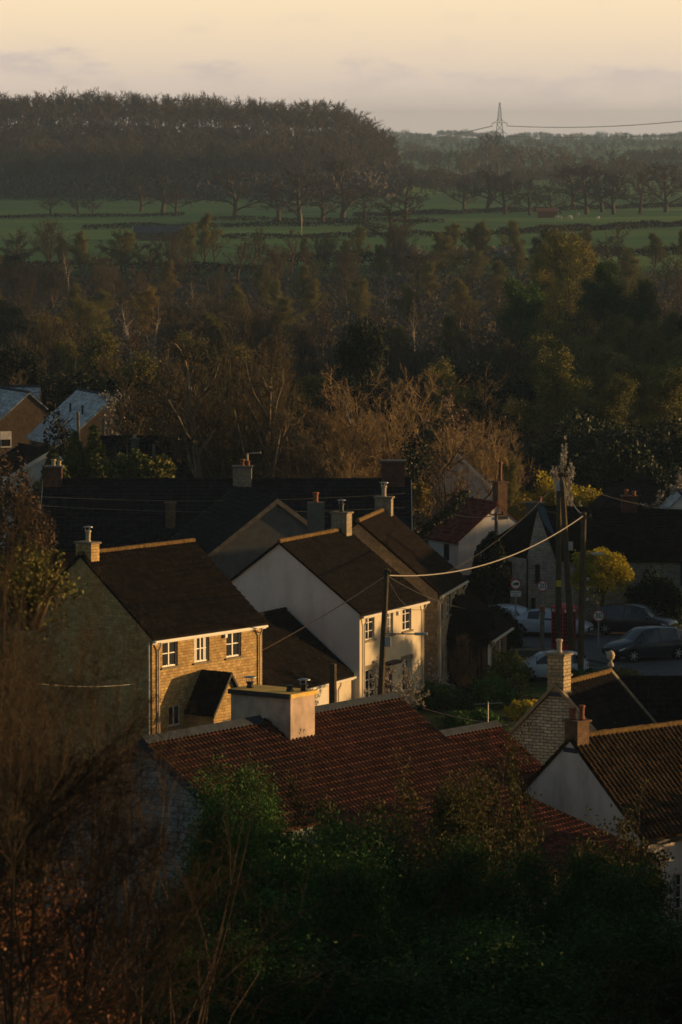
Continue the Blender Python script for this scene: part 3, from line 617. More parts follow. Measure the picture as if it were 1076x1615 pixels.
def wallwin(root, pa, pb, x0p, x1p, y0p, y1p, nm='window', frame=None):
    """window on the vertical plane through pa-pb; pixel rect measured on that wall"""
    d = (pb - pa); d.z = 0; d.normalize(); nn = Vector((d.y, -d.x, 0))
    def hit(px, py):
        r = ray(px, py); t = ((pa - Vector((0, 0, HC))).dot(nn)) / r.dot(nn); return Vector((0, 0, HC)) + r * t
    a, b = hit(x0p, y1p), hit(x1p, y1p); zt = hit(x0p, y0p).z; zb = a.z
    a.z = b.z = 0; a += nn * .03; b += nn * .03
    q = MB(Matrix.Translation((-root.location.x, -root.location.y, 0)))
    q.slab([z_(a, zb), z_(b, zb), z_(b, zt), z_(a, zt)], nn * .03); f = q.build(nm, frame or M['dark'], root)
    q = MB(Matrix.Translation((-root.location.x, -root.location.y, 0))); ins = d * .06
    mid = (a + b) / 2
    for u, v in ((a + ins, mid - d * .02), (mid + d * .02, b - ins)):
        q.slab([z_(u, zb + .06) + nn * .034, z_(v, zb + .06) + nn * .034, z_(v, zt - .06) + nn * .034, z_(u, zt - .06) + nn * .034], nn * .008)
    q.build('pane', M['glass'], f); return f
for rc in ((776, 782, 880, 905), (799, 808, 884, 912), (776, 782, 930, 942)): wallwin(H_, FL, F0, *rc)
for rc in ((844, 851, 890, 920), (838, 844, 943, 960)): wallwin(H_, F0, G1b, *rc)
wallwin(H_, G1b, EB, 1072, 1095, 885, 925, frame=M['blueboard'])
def stack(root, p0, p1, top, Y, dY, zb, mat, pots, name='chimney', capm=None):
    x0, x1 = at_y(p0, 0, Y).x, at_y(p1, 0, Y).x; zt = at_y(0, top, Y).z; Mr = Matrix.Translation((-root.location.x, -root.location.y, 0))
    c = MB(Mr).box((x0, Y, zb), (x1, Y + dY, zt)).build(name, M[mat], root)
    MB(Mr).box((x0 - .06, Y - .06, zt + .002), (x1 + .06, Y + dY + .06, zt + .09)).build('chimney_cap', capm or M[mat], c)
    for f, h, m_ in pots: pot(root, (x0 + (x1 - x0) * f - root.location.x, Y + dY / 2 - root.location.y, zt + .09), h, .12, M[m_], False, c)
    return c
stack(H_, 985, 1010, 785, 242.7, .7, 5.4, 'brickred', ((.3, .35, 'terra'), (.8, .25, 'terra')))
stack(H_, 833, 862, 795, 243.1, .6, 5.2, 'greyrender', ((.75, .3, 'terra'),))
# R: dark slate house far right
P = at_y(940, 812, 262)
R_ = hroot('hipped_slate_house', 'dark hipped slate roof rising beyond the long stone cottage', P, 0)
house(R_, 5.2, 6.5, P.z + .05, P.z + 1.75, M['greyrender'], M['tileK'], hip0=2.2, hip1=1.6, ridge=M['tileK'], gutter=False)
P = at_y(1045, 812, 258)
R2 = hroot('white_gabled_annexe', 'small white gable beside the dark slate roof at the right edge', P + Vector((2.3, 0, 0)), 90, 'house')
house(R2, 4, 2.3, P.z - .1, P.z + 1.1, M['white'], M['slate'], vo=.1, oh=.1, gutter=False, ridge=M['lead'])

# Q: white gable and red roofed house in front of it
a = at_z(722, 717, 7.3); P = Vector((a.x + 2.35, a.y, 0))
Q_ = hroot('white_house', 'white gable end with white barge boards behind the bare branches', P, 90)
house(Q_, 8, 4.7, 5.0, 7.3, M['white'], M['tileK'], barge=M['upvc'], gutter=False, ridge=M['tileK'], vo=.15, oh=.2)
th = 117; a = at_z(785, 797, 5.4); yv = Vector((-math.sin(R(th)), math.cos(R(th)), 0)); P = a - yv * 2.5
QR = hroot('white_cottage', 'white cottage with dull red tile roof and tall brick chimney', P, th)
house(QR, 5.0, 5.0, 3.45, 5.4, M['white'], M['tileR'], tw=.28, gauge=.3, amp=.03, ridge=M['tileR'], gutter=False, vo=.05, oh=.18)
for u in (3.9, 1.4):
    q = MB(); q.box((u - .3, 5.003, 2.3), (u + .3, 5.03, 3.2)); f = q.build('window', M['dark'], QR); MB().box((u - .25, 5.033, 2.35), (u + .25, 5.04, 3.15)).build('pane', M['glass'], f)
c = chimney(QR, -.05, .6, 1.9, 2.5, 4.6, 6.65, M['brickbrown'], M['brickbrown']); pot(QR, (.6, 2.0, 6.74), 1.1, .11, M['terra'], False, c)
# P: greyish house behind the big bare trees
a = at_y(440, 715, 275)
P_ = hroot('grey_bungalow', 'dull grey roofed bungalow half hidden behind the big bare tree', Vector((a.x - 1.5, 272, 0)), 0, 'bungalow')
house(P_, 6.5, 6, at_y(0, 728, 272).z, at_y(0, 703, 275).z, M['greyrender'], M['tileG'], gutter=False, ridge=M['tileG'])
wallwin(P_, Vector((a.x, 272, 0)), Vector((a.x + 5, 272, 0)), 462, 474, 716 + 14, 728 + 14, frame=M['upvc'])

# left background: N slate roof with skylights
th = 110; a = at_y(180, 627, 290); yv = Vector((-math.sin(R(th)), math.cos(R(th)), 0)); P = a - yv * 3.4
N_ = hroot('slate_roofed_house', 'house with pale blue slate roof carrying a row of skylights', P, th)
house(N_, 8.2, 6.8, a.z - 2.95, a.z, M['tan'], M['slate'], tw=.35, gauge=.35, amp=.01, step=.02, ridge=M['lead'], gutter=False, vo=.12)
pit = 2.95 / 3.4
for u, v0, v1 in ((5.6, .45, 1.4), (4.9, .4, 1.35), (3.9, .4, 1.5), (3.3, .4, 1.5), (1.5, .35, .85)):
    q = MB(); zz = lambda v: a.z - 2.95 + v * pit + .17
    q.slab([(u - .22, 6.8 - v0, zz(v0)), (u + .22, 6.8 - v0, zz(v0)), (u + .22, 6.8 - v1, zz(v1)), (u - .22, 6.8 - v1, zz(v1))], (0, 0, .05)); f = q.build('skylight', M['steel'], N_)
    q = MB(); q.slab([(u - .17, 6.8 - v0 - .05, zz(v0) + .1), (u + .17, 6.8 - v0 - .05, zz(v0) + .1), (u + .17, 6.8 - v1 + .05, zz(v1) + .02), (u - .17, 6.8 - v1 + .05, zz(v1) + .02)], (0, 0, .012)); q.build('pane', M['upvc'] if u in (5.6, 3.3) else M['glass'], f)  # white plastic on two panes stands in for their glint
for u in (2.2, 5.0): MB().tube([(u, 4.9, a.z - 1.4), (u, 4.9, a.z - .6)], .07).build('flue', M['black'], N_)
# M
th = 114; a = at_y(46, 621, 300); yv = Vector((-math.sin(R(th)), math.cos(R(th)), 0)); P = a - yv * 3.2
M_ = hroot('tan_gabled_house', 'tan gabled house with one small white window at far left', P, th)
house(M_, 9, 6.4, a.z - 2.7, a.z, M['tan'], M['slate'], tw=.35, gauge=.35, amp=.01, ridge=M['lead'], gutter=False, vo=.08)
q = MB(); q.box((-.06, 4.5, a.z - 3.6), (-.003, 5.3, a.z - 2.5)); f = q.build('window', M['upvc'], M_); MB().box((-.075, 4.58, a.z - 3.5), (-.063, 5.22, a.z - 3.05)).build('pane', M['glass'], f)
a = at_y(62, 612, 315)
M2 = hroot('dark_roofed_house', 'dark slate roof with pale coping behind the tan gabled house', Vector((a.x - 6.5, 311, 0)), 0)
house(M2, 6.5, 8, a.z - 2.6, a.z, M['tan'], M['slate'], tw=.35, gauge=.35, amp=.01, ridge=M['lead'], gutter=False, vo=.05, barge=M['lead'])
# L white bay house
th = 112; a = at_y(78, 714, 256); yv = Vector((-math.sin(R(th)), math.cos(R(th)), 0)); P = a - yv * 2.2
L_ = hroot('white_bay_house', 'white walled house with blue panes behind the left hand twigs', P, th)
house(L_, 5.5, 4.4, a.z - 1.2, a.z, M['white'], M['tileC'], ridge=M['tileC'], gutter=False, vo=.1, barge=M['upvc'])
for u in (1.0, 2.4, 4.2):
    q = MB(); q.box((u - .45, 4.403, a.z - 2.7), (u + .45, 4.44, a.z - 1.55)); f = q.build('window', M['upvc'], L_)
    q = MB(); q.box((u - .38, 4.443, a.z - 2.63), (u - .03, 4.45, a.z - 1.62)); q.box((u + .03, 4.443, a.z - 2.63), (u + .38, 4.45, a.z - 1.62)); q.build('pane', M['glass'], f)
# O dark roofs
a = at_y(160, 692, 268)
O_ = hroot('dark_bungalow', 'very dark roofed bungalow behind the twin conifers', Vector((a.x, 264, 0)), 2, 'bungalow')
house(O_, 5.8, 8, a.z - 2.8, a.z, M['brickbrown'], M['tileK'], tw=.3, gauge=.32, amp=.03, ridge=M['tileK'], gutter=False)
for p0, p1, top, pm in ((206, 218, 694, 'buff'), (274, 286, 697, 'steel')): stack(O_, p0, p1, top, 266.5, .6, a.z - .9, 'greyrender', ((.5, .2, pm),))
q = MB(); q.slab([(.2, -.35, a.z - 2.9), (.9, -.35, a.z - 1.2), (1.6, -.35, a.z - 2.9), (1.5, -.35, a.z - 2.9), (.9, -.35, a.z - 1.42), (.3, -.35, a.z - 2.9)], (0, .05, 0)); q.build('gable_trim', M['upvc'], O_)

# two added houses out of view, put there to shade the street and the cottage
OH = hroot('added_shade_house', 'added dark tiled shade house outside the picture, right of the rubble stone cottage', Vector((19.5, 157.5, 0)), 85)
house(OH, 14, 7, 4.6, 6.75, M['stoneC'], M['tileB'], gutter=False)
O2 = hroot('added_shade_house', 'added dark tiled shade house outside the picture, across from the parked cars', Vector((40, 217, 0)), 88)
house(O2, 20, 8, 5.4, 8.6, M['stoneC'], M['tileB'], gutter=False)

# ------------------------------------------------------------------ poles, signs, kiosk
def upole(label, top, base, r0=.10, r1=.15, mat='pole', fittings=(), name='utility_pole', cat='utility pole'):
    t = thing(name, label, cat, (base.x, base.y, base.z)); d = top - base
    MB().tube([(0, 0, -.3), tuple(d)], r1, 10, r0).build('pole', M[mat], t)
    for kind, f, *a in fittings:
        p = d * f
        if kind == 'box': w, h, dx, m_ = a; MB().box((p.x + dx - w / 2, p.y - .22, p.z - h / 2), (p.x + dx + w / 2, p.y - .02, p.z + h / 2)).build('equipment_box', M[m_], t, bevel=.02)
        if kind == 'ins':
            for s in a[0]: MB().lathe([(.03, 0), (.07, .03), (.03, .06), (.08, .09), (.05, .15)], (p.x + s, p.y - .05, p.z), 8).build('insulator', M['black'] if len(a) < 2 else M[a[1]], t)
            MB().box((p.x + min(a[0]) - .05, p.y - .04, p.z - .06), (p.x + max(a[0]) + .05, p.y + .04, p.z - .003)).build('bracket', M['black'], t)
        if kind == 'bolt':
            q = MB(); 
            for i in range(a[0]): z = p.z + i * a[1]; q.tube([(p.x - .2, p.y, z), (p.x + .2, p.y, z)], .012, 4)
            q.build('step_bolts', M['steel'], t)
        if kind == 'arm':
            q = MB(); q.tube([(p.x, p.y, p.z), (p.x + a[0], p.y - .3, p.z + a[1])], .03, 6); ao = q.build('lamp_arm', M['steel'], t)
            e_ = (p.x + a[0], p.y - .3, p.z + a[1]); s = 1 if a[0] > 0 else -1
            MB().box((min(e_[0], e_[0] + s * .36), e_[1] - .1, e_[2] - .05), (max(e_[0], e_[0] + s * .55), e_[1] + .1, e_[2] + .06)).build('lamp_head', M['greybox'], ao, bevel=.03)
        if kind == 'plate': MB().box((p.x - .13, p.y - .2, p.z - .16), (p.x + .13, p.y - .17, p.z + .16)).build('notice_plate', M['signy'], t)
    return t
pc_t = at_y(610, 897, 186); pc_b = at_y(596, 0, 186); pc_b.z = 0
upole('tall brown telegraph pole in front of the cream house', pc_t, pc_b, .11, .16, fittings=(('ins', .975, (-.1, .12)), ('box', .62, .26, .42, .2, 'greybox'), ('arm', .66, 1.3, .02)))
p1t = at_y(882, 762, 222); p1b = at_y(885, 0, 222); p1b.z = 0
upole('leftmost of the three roadside poles, grey box at its top and yellow plate', p1t, p1b, .13, .17, fittings=(('box', .985, .36, .5, 0, 'greybox'), ('plate', .43)))
p2t = at_y(886, 745, 219); p2b = at_y(909, 0, 219); p2b.z = 0
upole('leaning wooden pole, tallest of the three by the phone box', p2t, p2b, .13, .18, fittings=(('ins', .98, (-.12, .14)), ('box', .62, .22, .42, .22, 'greybox')))
p3t = at_y(921, 808, 212); p3b = at_y(920, 0, 212); p3b.z = 0
upole('short dark pole right of the leaning pole with white insulators', p3t, p3b, .13, .17, mat='pole', fittings=(('ins', .97, (-.15, .3)), ('ins', .60, (.25,), 'greybox'), ('ins', .54, (.25,), 'greybox'), ('ins', .48, (.25,), 'greybox'), ('arm', .76, .4, 0)))
for px, top, Y, lab, mt in ((525, 1047, 178, 'short stump of a cut off pole behind the near red roof', 'pole'), (123, 650, 270, 'bare lit pole in front of the slate roof with skylights', 'greywood'),
                        (163, 660, 272, 'thin pole beside the tan gable of the slate roofed house', 'greywood'), (192, 616, 285, 'dark tall pole with small crossbar behind the conifers', 'pole'),
                        (243, 700, 262, 'lit pole with a diagonal stay above the dark bungalow', 'greywood'), (783, 808, 244, 'lit pole against the white gable of the cottage', 'greywood')):
    t_ = at_y(px, top, Y); b_ = at_y(px + (3 if px == 123 else 0), 0, Y); b_.z = 0
    upole(lab, t_, b_, .09 if px != 525 else .15, .13 if px != 525 else .18, mt, (('ins', .985, (-.35, .35)),) if px in (192, 783) else ())
a = at_y(388, 722, 243); t = thing('flue_pipe', 'lit angled flue pipe on top of the dark terrace chimney', 'flue', (a.x, 247, at_y(0, 745, 243).z))
MB().tube([(0, 0, -1), (0, 0, .75), (.75, -.1, .8)], .06, 8).build('pipe', M['buff'], t)
def roundel(label, c, r, post_top, face, txt=None, Yoff=0, postm='steel'):
    t = thing('road_sign', label, 'road sign', (c.x, c.y, 0))
    MB().tube([(0, 0, 0), (0, 0, post_top)], .04, 8).build('post', M[postm], t)
    def disc(r_, y0, y1, m_, nm, par, inner=0):
        q = MB(); n = 40; 
        P0 = [(r_ * math.cos(2 * math.pi * i / n), y0, c.z + r_ * math.sin(2 * math.pi * i / n)) for i in range(n)]; P1 = [(p[0], y1, p[2]) for p in P0]
        q.add(P0 + P1, [tuple(range(n)), tuple(range(n, 2 * n))[::-1]] + [(i, n + i, n + (i + 1) % n, (i + 1) % n) for i in range(n)]); return q.build(nm, m_, par)
    pl = disc(r, -.07, -.05, M['signr'], 'sign_plate', t); disc(r * .80, -.074, -.0702, M['signw'], 'face', pl)
    return t, pl
def text(par, s, x, y, z, size, mat, name='lettering', ext=.002):
    cu = bpy.data.curves.new(name, 'FONT'); cu.body = s; cu.size = size; cu.align_x = 'CENTER'; cu.align_y = 'CENTER'; cu.extrude = ext; cu.offset = size * .012
    o = bpy.data.objects.new(name, cu); COL.objects.link(o); dg = bpy.context.evaluated_depsgraph_get(); me = bpy.data.meshes.new_from_object(o.evaluated_get(dg))
    COL.objects.unlink(o); bpy.data.objects.remove(o)
    me.transform(Matrix.Translation((x, y, z)) @ Matrix.Rotation(R(90), 4, 'X')); me.materials.clear(); me.materials.append(mat)
    return link(name, me, par)
c = at_y(856, 924, 232); t, pl = roundel('round speed limit sign reading 20 before the stone cottage gable', c, .30, c.z + .2, None); text(pl, '20', 0, -.077, c.z, .38, M['signk'])
c = at_y(944, 971, 221); t, pl = roundel('round speed limit sign reading 30 beside the parked dark cars', c, .30, c.z + .2, None); text(pl, '30', 0, -.077, c.z, .38, M['signk'])
c = at_y(813.5, 921, 228); t, pl = roundel('round no lorries sign above a white Except for loading plate', c, .28, c.z + .2, None)
q = MB(); y = -.078; X = lambda v: v * .30 - .15
q.box((X(.38), y, c.z - .02), (X(1), y + .003, c.z + .075)); q.box((X(.10), y, c.z - .02), (X(.34), y + .003, c.z + .055)); q.box((X(0), y, c.z - .035), (X(1), y + .003, c.z - .0205)); q.box((X(0), y, c.z - .02), (X(.1), y + .003, c.z + .01))
for v in (.14, .5, .84): q.add([(X(v) + .032 * math.cos(i * math.pi / 6), y - .0005, c.z - .04 + .032 * math.sin(i * math.pi / 6)) for i in range(12)], [tuple(range(12))])
q.build('lorry_symbol', M['signk'], pl)
MB().box((-.27, -.07, c.z - .64), (.27, -.05, c.z - .36)).build('plate', M['signw'], t); text(t, 'Except for', 0, -.072, c.z - .44, .105, M['signk']); text(t, 'loading', 0, -.072, c.z - .56, .105, M['signk'])

# phone box
kc = at_z(889, 1028, 0)
K = thing('telephone_box', 'red telephone box with domed roof behind the roadside poles', 'phone box', (kc.x, kc.y, 0), R(38)); w = .45
q = MB(); q.box((-w - .03, -w - .03, 0), (w + .03, w + .03, .12)); q.build('plinth', M['black'], K)
q = MB()
for sx in (-1, 1):
    for sy in (-1, 1): q.box((sx * w - .06 * (sx > 0), sy * w - .06 * (sy > 0), .12), (sx * w + .06 * (sx < 0), sy * w + .06 * (sy < 0), 2.05))
q.box((-w - .02, -w - .02, 2.052), (w + .02, w + .02, 2.25)); q.build('frame', M['kred'], K, bevel=.008)
q = MB(); pr = [(w + .03, 2.252), (w + .03, 2.28), (w - .02, 2.36), (w * .72, 2.43), (w * .35, 2.48), (.02, 2.5)]; vs = []
for r_, z in pr: vs += [(-r_, -r_, z), (r_, -r_, z), (r_, r_, z), (-r_, r_, z)]
q.add(vs, [(i * 4 + j, i * 4 + (j + 1) % 4, (i + 1) * 4 + (j + 1) % 4, (i + 1) * 4 + j) for i in range(5) for j in range(4)] + [(0, 3, 2, 1), (20, 21, 22, 23)]); q.build('roof', M['kred'], K)
for s in range(4):
    Mk = Matrix.Rotation(s * math.pi / 2, 4, 'Z'); q = MB(Mk); q.box((-w + .06, -w + .01, .12), (w - .06, -w + .04, .42))
    for i in range(9): z = .42 + i * .2; q.box((-w + .06, -w + .01, z), (w - .06, -w + .035, z + .025))
    for x in (-.26, .24): q.box((x, -w + .012, .42), (x + .02, -w + .033, 2.05))
    dr = q.build('door' if s == 0 else 'glazed_side', M['kred'], K); MB(Mk).box((-w + .06, -w + .05, .42), (w - .06, -w + .056, 2.05)).build('pane', M['glass'], dr)
    MB(Mk).box((-.36, -w - .028, 2.09), (.36, -w - .0205, 2.21)).build('sign_panel', M['signw'], K)
    lt_ = text(K, 'TELEPHONE', 0, 0, 0, .105, M['signk']); lt_.data.transform(Mk @ Matrix.Translation((0, -w - .031, 2.15)))
# ------------------------------------------------------------------ cars
def paint(name, c):
    m, nt, b = base_mat(name, .28, .5); b.inputs['Coat Weight'].default_value = .6; b.inputs['Coat Roughness'].default_value = .08
    nt.links.new(ramp(nt, noise(nt, coords(nt), 1.2, 4), [(.3, k(c, .85)), (.7, k(c, 1.1))]), b.inputs['Base Color']); return m
M['pblue'] = paint('blue_black_paint', (.004, .020, .034)); M['pdark'] = paint('dark_grey_paint', (.012, .016, .018)); M['pwhite'] = paint('white_paint', (.56, .62, .70)); M['psilver'] = paint('silver_paint', (.46, .52, .60))
M['tyre'] = plain('tyre_rubber', (.012, .012, .012), .9, .2, var=.1); M['alloy'] = plain('alloy_rim', (.45, .46, .47), .3, .5, .5, var=.05)
M['lampglass'] = plain('lamp_lens', (.75, .78, .8), .1, .8, var=.03); M['redlens'] = plain('red_lens', (.3, .01, .01), .15, .7, var=.05)
CARS = {   # x, half width, sill z, shoulder z, top z, top half width ; cabin from/to index
 'suv': ([(-2.2, .72, .50, .80, .86, .62), (-2.12, .84, .34, .88, 1.02, .74), (-1.9, .90, .28, .98, 1.38, .60), (-1.3, .92, .25, 1.00, 1.60, .60), (-.3, .92, .24, .97, 1.65, .62), (.35, .92, .24, .95, 1.60, .61), (.6, .92, .24, .94, 1.50, .60), (1.15, .92, .25, .93, 1.05, .72), (1.75, .90, .28, .86, .96, .70), (2.1, .84, .36, .74, .82, .62), (2.22, .70, .42, .62, .68, .5)], (2, 7), 1.32, .35),
 'hatch': ([(-2.0, .70, .45, .78, .84, .6), (-1.92, .80, .32, .86, 1.0, .70), (-1.72, .85, .26, .92, 1.28, .56), (-1.2, .86, .22, .93, 1.42, .56), (-.3, .86, .21, .90, 1.45, .57), (.35, .86, .21, .87, 1.38, .56), (.55, .86, .21, .86, 1.28, .56), (1.1, .85, .22, .84, .92, .68), (1.65, .83, .26, .78, .84, .66), (1.95, .77, .32, .66, .73, .58), (2.05, .64, .38, .54, .6, .46)], (2, 7), 1.22, .31),
 'saloon': ([(-2.25, .70, .45, .84, .9, .6), (-2.15, .82, .32, .92, .98, .70), (-1.6, .87, .26, .95, 1.02, .66), (-1.0, .88, .22, .94, 1.36, .56), (-.3, .88, .21, .92, 1.43, .57), (.3, .88, .21, .88, 1.38, .56), (.5, .88, .21, .87, 1.28, .56), (1.15, .87, .22, .84, .92, .68), (1.8, .84, .26, .77, .83, .66), (2.15, .77, .32, .66, .72, .58), (2.27, .64, .38, .54, .6, .46)], (2, 7), 1.33, .32)}
def car(label, style, loc, rz, pm, group=None):
    t = thing('parked_car', label, 'car', loc, rz, group); st, (c0, c1), wx, wr = CARS[style]; q = MB(); vs = []
    for x, w_, zs, zb, zt, wt in st:
        half = [(w_ * .92, zs), (w_, zs + (zb - zs) * .35), (w_ * .985, zb - .06), (w_ * .965, zb), (wt, zt - .03), (wt * .82, zt), (0, zt + .02)]
        vs += [(x, -y, z) for y, z in half] + [(x, y, z) for y, z in half[-2::-1]]
    n = 13; fs = [(i * n + j, (i + 1) * n + j, (i + 1) * n + (j + 1) % n, i * n + (j + 1) % n) for i in range(len(st) - 1) for j in range(n)]
    q.add(vs, fs + [tuple(range(n)), tuple(range((len(st) - 1) * n, len(st) * n))[::-1]]); body = q.build('body', pm, t, smooth=False, bevel=.03)
    for f in body.data.polygons: f.use_smooth = True
    # side glass, bay by bay, and screens
    V_ = [Vector(v) for v in vs]
    def pane(idx, off, shrink, nm):
        P_ = [V_[i] for i in idx]; c_ = sum(P_, Vector()) / len(P_); nn = (P_[1] - P_[0]).cross(P_[-1] - P_[0]).normalized()
        if nn.dot(c_ - Vector((0, 0, .9))) < 0: nn = -nn
        MB().add([c_ + (p - c_) * shrink + nn * off for p in P_], [tuple(range(len(P_)))]).build(nm, M['glass'], t)
    for a, b in ((c0, c0 + 1), (c0 + 1, c0 + 2), (c0 + 2, c1 - 1)):
        if style == 'saloon' and a == c0: continue
        for j in (3, 8): pane((a * n + j, b * n + j, b * n + j + 1, a * n + j + 1), .012, .9, 'side_window')
    for a, b in ((c1 - 1, c1),) + (((c0 - 1, c0),) if style != 'saloon' else ((c0, c0 + 1),)):
        P_ = [(a * n + 4), (b * n + 4), (b * n + 8), (a * n + 8)]; pane(P_, .03, .93, 'windscreen' if a == c1 - 1 else 'rear_window')
    W_ = max(s[1] for s in st)
    for sx in (-1, 1):
        for sy in (-1, 1):
            def ring(r, y0, y1, m_, nm, par, nn=18):
                q = MB(); q.tube([(sx * wx, y0, wr), (sx * wx, y1, wr)], r, nn); return q.build(nm, m_, par)
            wo_ = ring(wr, sy * (W_ - .2), sy * (W_ + .005), M['tyre'], 'wheel', t); ring(wr * .30, sy * (W_ + .006), sy * (W_ + .02), M['alloy'], 'hub', wo_)
            q = MB()
            for s_ in range(7):
                a = s_ * 2 * math.pi / 7; d = Vector((math.cos(a), 0, math.sin(a))); pnt = Vector((sx * wx, sy * (W_ + .012), wr)); q.tube([pnt + d * wr * .2, pnt + d * wr * .68], .024, 4)
            q.build('rim', M['alloy'], wo_)
            q = MB(); a0 = [Vector((sx * wx + math.cos(u) * (wr + .07), sy * (W_ - .028), wr + math.sin(u) * (wr + .07))) for u in [math.pi * i / 10 for i in range(11)]]
            q.add(a0 + [p + Vector((0, sy * .02, 0)) for p in a0], [tuple(range(11)), tuple(range(11, 22))]); q.build('wheel_arch', M['black'], t)
    xf = st[-2][0]; zf = st[-2][3]
    for sy in (-1, 1):
        MB().slab([(xf - .32, sy * (st[-3][1] - .01), zf + .03), (xf + .02, sy * (st[-2][1] - .02), zf - .06), (xf + .02, sy * (st[-2][1] - .02), zf - .15), (xf - .22, sy * (st[-3][1] - .01), zf - .06)], (0, sy * .02, 0)).build('headlight', M['lampglass'], t)
        xr = st[1][0]; MB().box((xr - .05, sy * .72 - .08, .78), (xr + .0, sy * .72 + .06, .95)).build('tail_light', M['redlens'], t)
        MB().box((st[c1][0] - .2, sy * (W_ - .02) - .0, st[c1][3] + .02), (st[c1][0] - .05, sy * (W_ + .16), st[c1][3] + .16)).build('door_mirror', pm, t, bevel=.03)
    MB().box((st[-1][0] - .02, -.55, .36), (st[-1][0] + .03, .55, .56)).build('grille', M['black'], t)
    MB().box((st[-1][0] + .032, -.26, .40), (st[-1][0] + .045, .26, .51)).build('number_plate', M['signw'], t)
    MB().box((-wx + wr + .08, -W_ + .03, .2), (wx - wr - .08, W_ - .03, .27)).build('sill_trim', M['black'], t)
    return t
fw = at_z(999, 1045, 0); rwv = at_z(1075, 1040, 0); d = (fw - rwv).normalized(); cc = (fw - d * 1.32); ang = math.atan2(d.y, d.x); sd = Vector((d.y, -d.x, 0)); sd = sd if sd.y < 0 else -sd; 
car('dark blue sport utility car parked nose left by the 30 sign', 'suv', (cc - sd * .88).to_tuple(), ang, M['pblue'])
pp = at_z(1003, 1004, 0); car('black estate car facing right behind the dark blue car', 'suv', (pp.x, pp.y + .9, 0), R(-24), M['pdark'])
pp = at_z(868, 1006, 0); car('silver saloon car partly hidden by the red phone box', 'saloon', (pp.x, pp.y + .9, 0), R(-20), M['psilver'])
pp = at_z(812, 1003, 0); car('white hatchback emerging from behind the dark hedge', 'hatch', (pp.x, pp.y + 1.5, 0), R(-50), M['pwhite'])
pp = at_z(864, 1076, 0); car('silver hatchback with its roof showing behind the lit stone chimney', 'hatch', (pp.x, pp.y + .6, 0), R(176), M['psilver'])

# ------------------------------------------------------------------ cables
def cable(label, a, b, sag, r, mat='cable', n=24):
    pts = [a.lerp(b, i / n) - Vector((0, 0, 4 * sag * (i / n) * (1 - i / n))) for i in range(n + 1)]
    mid = pts[0]; q = MB(); q.tube([p - mid for p in pts], r, 6); o = q.build('overhead_cable', M[mat]); o.location = mid; return tag(o, label, 'cable')
pc = pc_t - Vector((0, 0, .28))
cable('thick pale cable from the middle telegraph pole to the stone house corner', pc, at_y(408, 1029, 192.5), .10, .026)
cable('thick pale cable sagging between the middle pole and the short dark pole', pc + Vector((.1, 0, 0)), p3t - Vector((0, 0, .15)), .85, .026)
cable('thick pale cable dropping from the leaning pole to the short dark pole', p2t - Vector((0, 0, .2)), p3t - Vector((.05, 0, .1)), .35, .026)
cable('thin cable running low across the left gable of the stone house', at_y(60, 1078, 170), at_y(232, 1076, 186), .15, .011)
cable('pale wire looping above the white cottage roof', at_y(700, 805, 246), at_y(783, 812, 244), .25, .022)
cable('thin pair of wires over the garden lawn near the picket fence', at_y(668, 1117, 196), at_y(800, 1143, 192), .10, .012, 'buff')
for i, (x0, y0, x1, y1, sg, lb) in enumerate(((60, 783, 640, 778, .3, 'upper'), (60, 797, 640, 800, .3, 'middle'), (60, 815, 560, 812, .2, 'lower'))):
    cable('%s one of the thin wires crossing in front of the long dark terrace roof' % lb, at_y(x0, y0, 225), at_y(x1, y1, 232), sg, .006, 'wire' if i == 2 else 'cable')
for x1, y1, Yb, lb in ((783, 815, 244, 'to the pole on the white gable'), (700, 905, 204.6, 'to the tan house gutter'), (1100, 800, 235, 'out past the long cottage ridge')):
    cable('thin black wire from the leaning pole %s' % lb, p2t - Vector((0, 0, .25)), at_y(x1, y1, Yb), .5, .008, 'wire')
cable('thin black wire from the middle pole to the cream house eave', pc, at_y(640, 955, 199), .15, .012, 'wire')
cable('thin black wire from the middle pole to the tan house', pc, at_y(735, 960, 209), .2, .012, 'wire')

# ------------------------------------------------------------------ garden things
f0 = at_z(688, 1118, 0); f1 = at_z(828, 1108, 0); L_f = (f1 - f0).length; fa = math.atan2((f1 - f0).y, (f1 - f0).x)
t = thing('picket_fence', 'low dark picket fence along the garden lawn', 'fence', f0.to_tuple(), fa)
q = MB(); q.box((0, 0, .25), (L_f, .04, .33)); q.box((0, 0, .7), (L_f, .04, .78)); q.build('rail', M['dark'], t)
for i in range(int(L_f / .2)):
    x = i * .2; MB().slab([(x, -.025, .02), (x + .1, -.025, .02), (x + .1, -.025, .85), (x + .05, -.025, .95), (x, -.025, .85)], (0, .022, 0)).build('picket', M['dark'], t)
a = at_z(855, 1068, 0); t = thing('timber_post', 'weathered timber post with small lamp left of the phone box', 'post', (a.x, a.y, 0)); zt = at_y(858, 965, a.y).z
MB().slab([(-.1, -.1, 0), (.1, -.1, 0), (.1, .1, 0), (-.1, .1, 0)], (0, 0, zt)).build('post', M['greywood'], t); MB().box((-.13, -.13, zt + .003), (.13, .13, zt + .28)).build('lantern', M['terra'], t, bevel=.05)
a = at_z(806, 1062, 0); b_ = at_z(905, 1062, 0)
t = thing('garden_wall', 'low grey rendered garden wall behind the lit stone chimney', 'wall', a.to_tuple()); MB().box((0, 0, 0), (b_.x - a.x - 1.0, .25, 1.1)).build('wall', M['greyrender'], t)
MB().box((-.05, -.04, 1.103), (b_.x - a.x - .95, .29, 1.18)).build('coping', M['sill'], t)
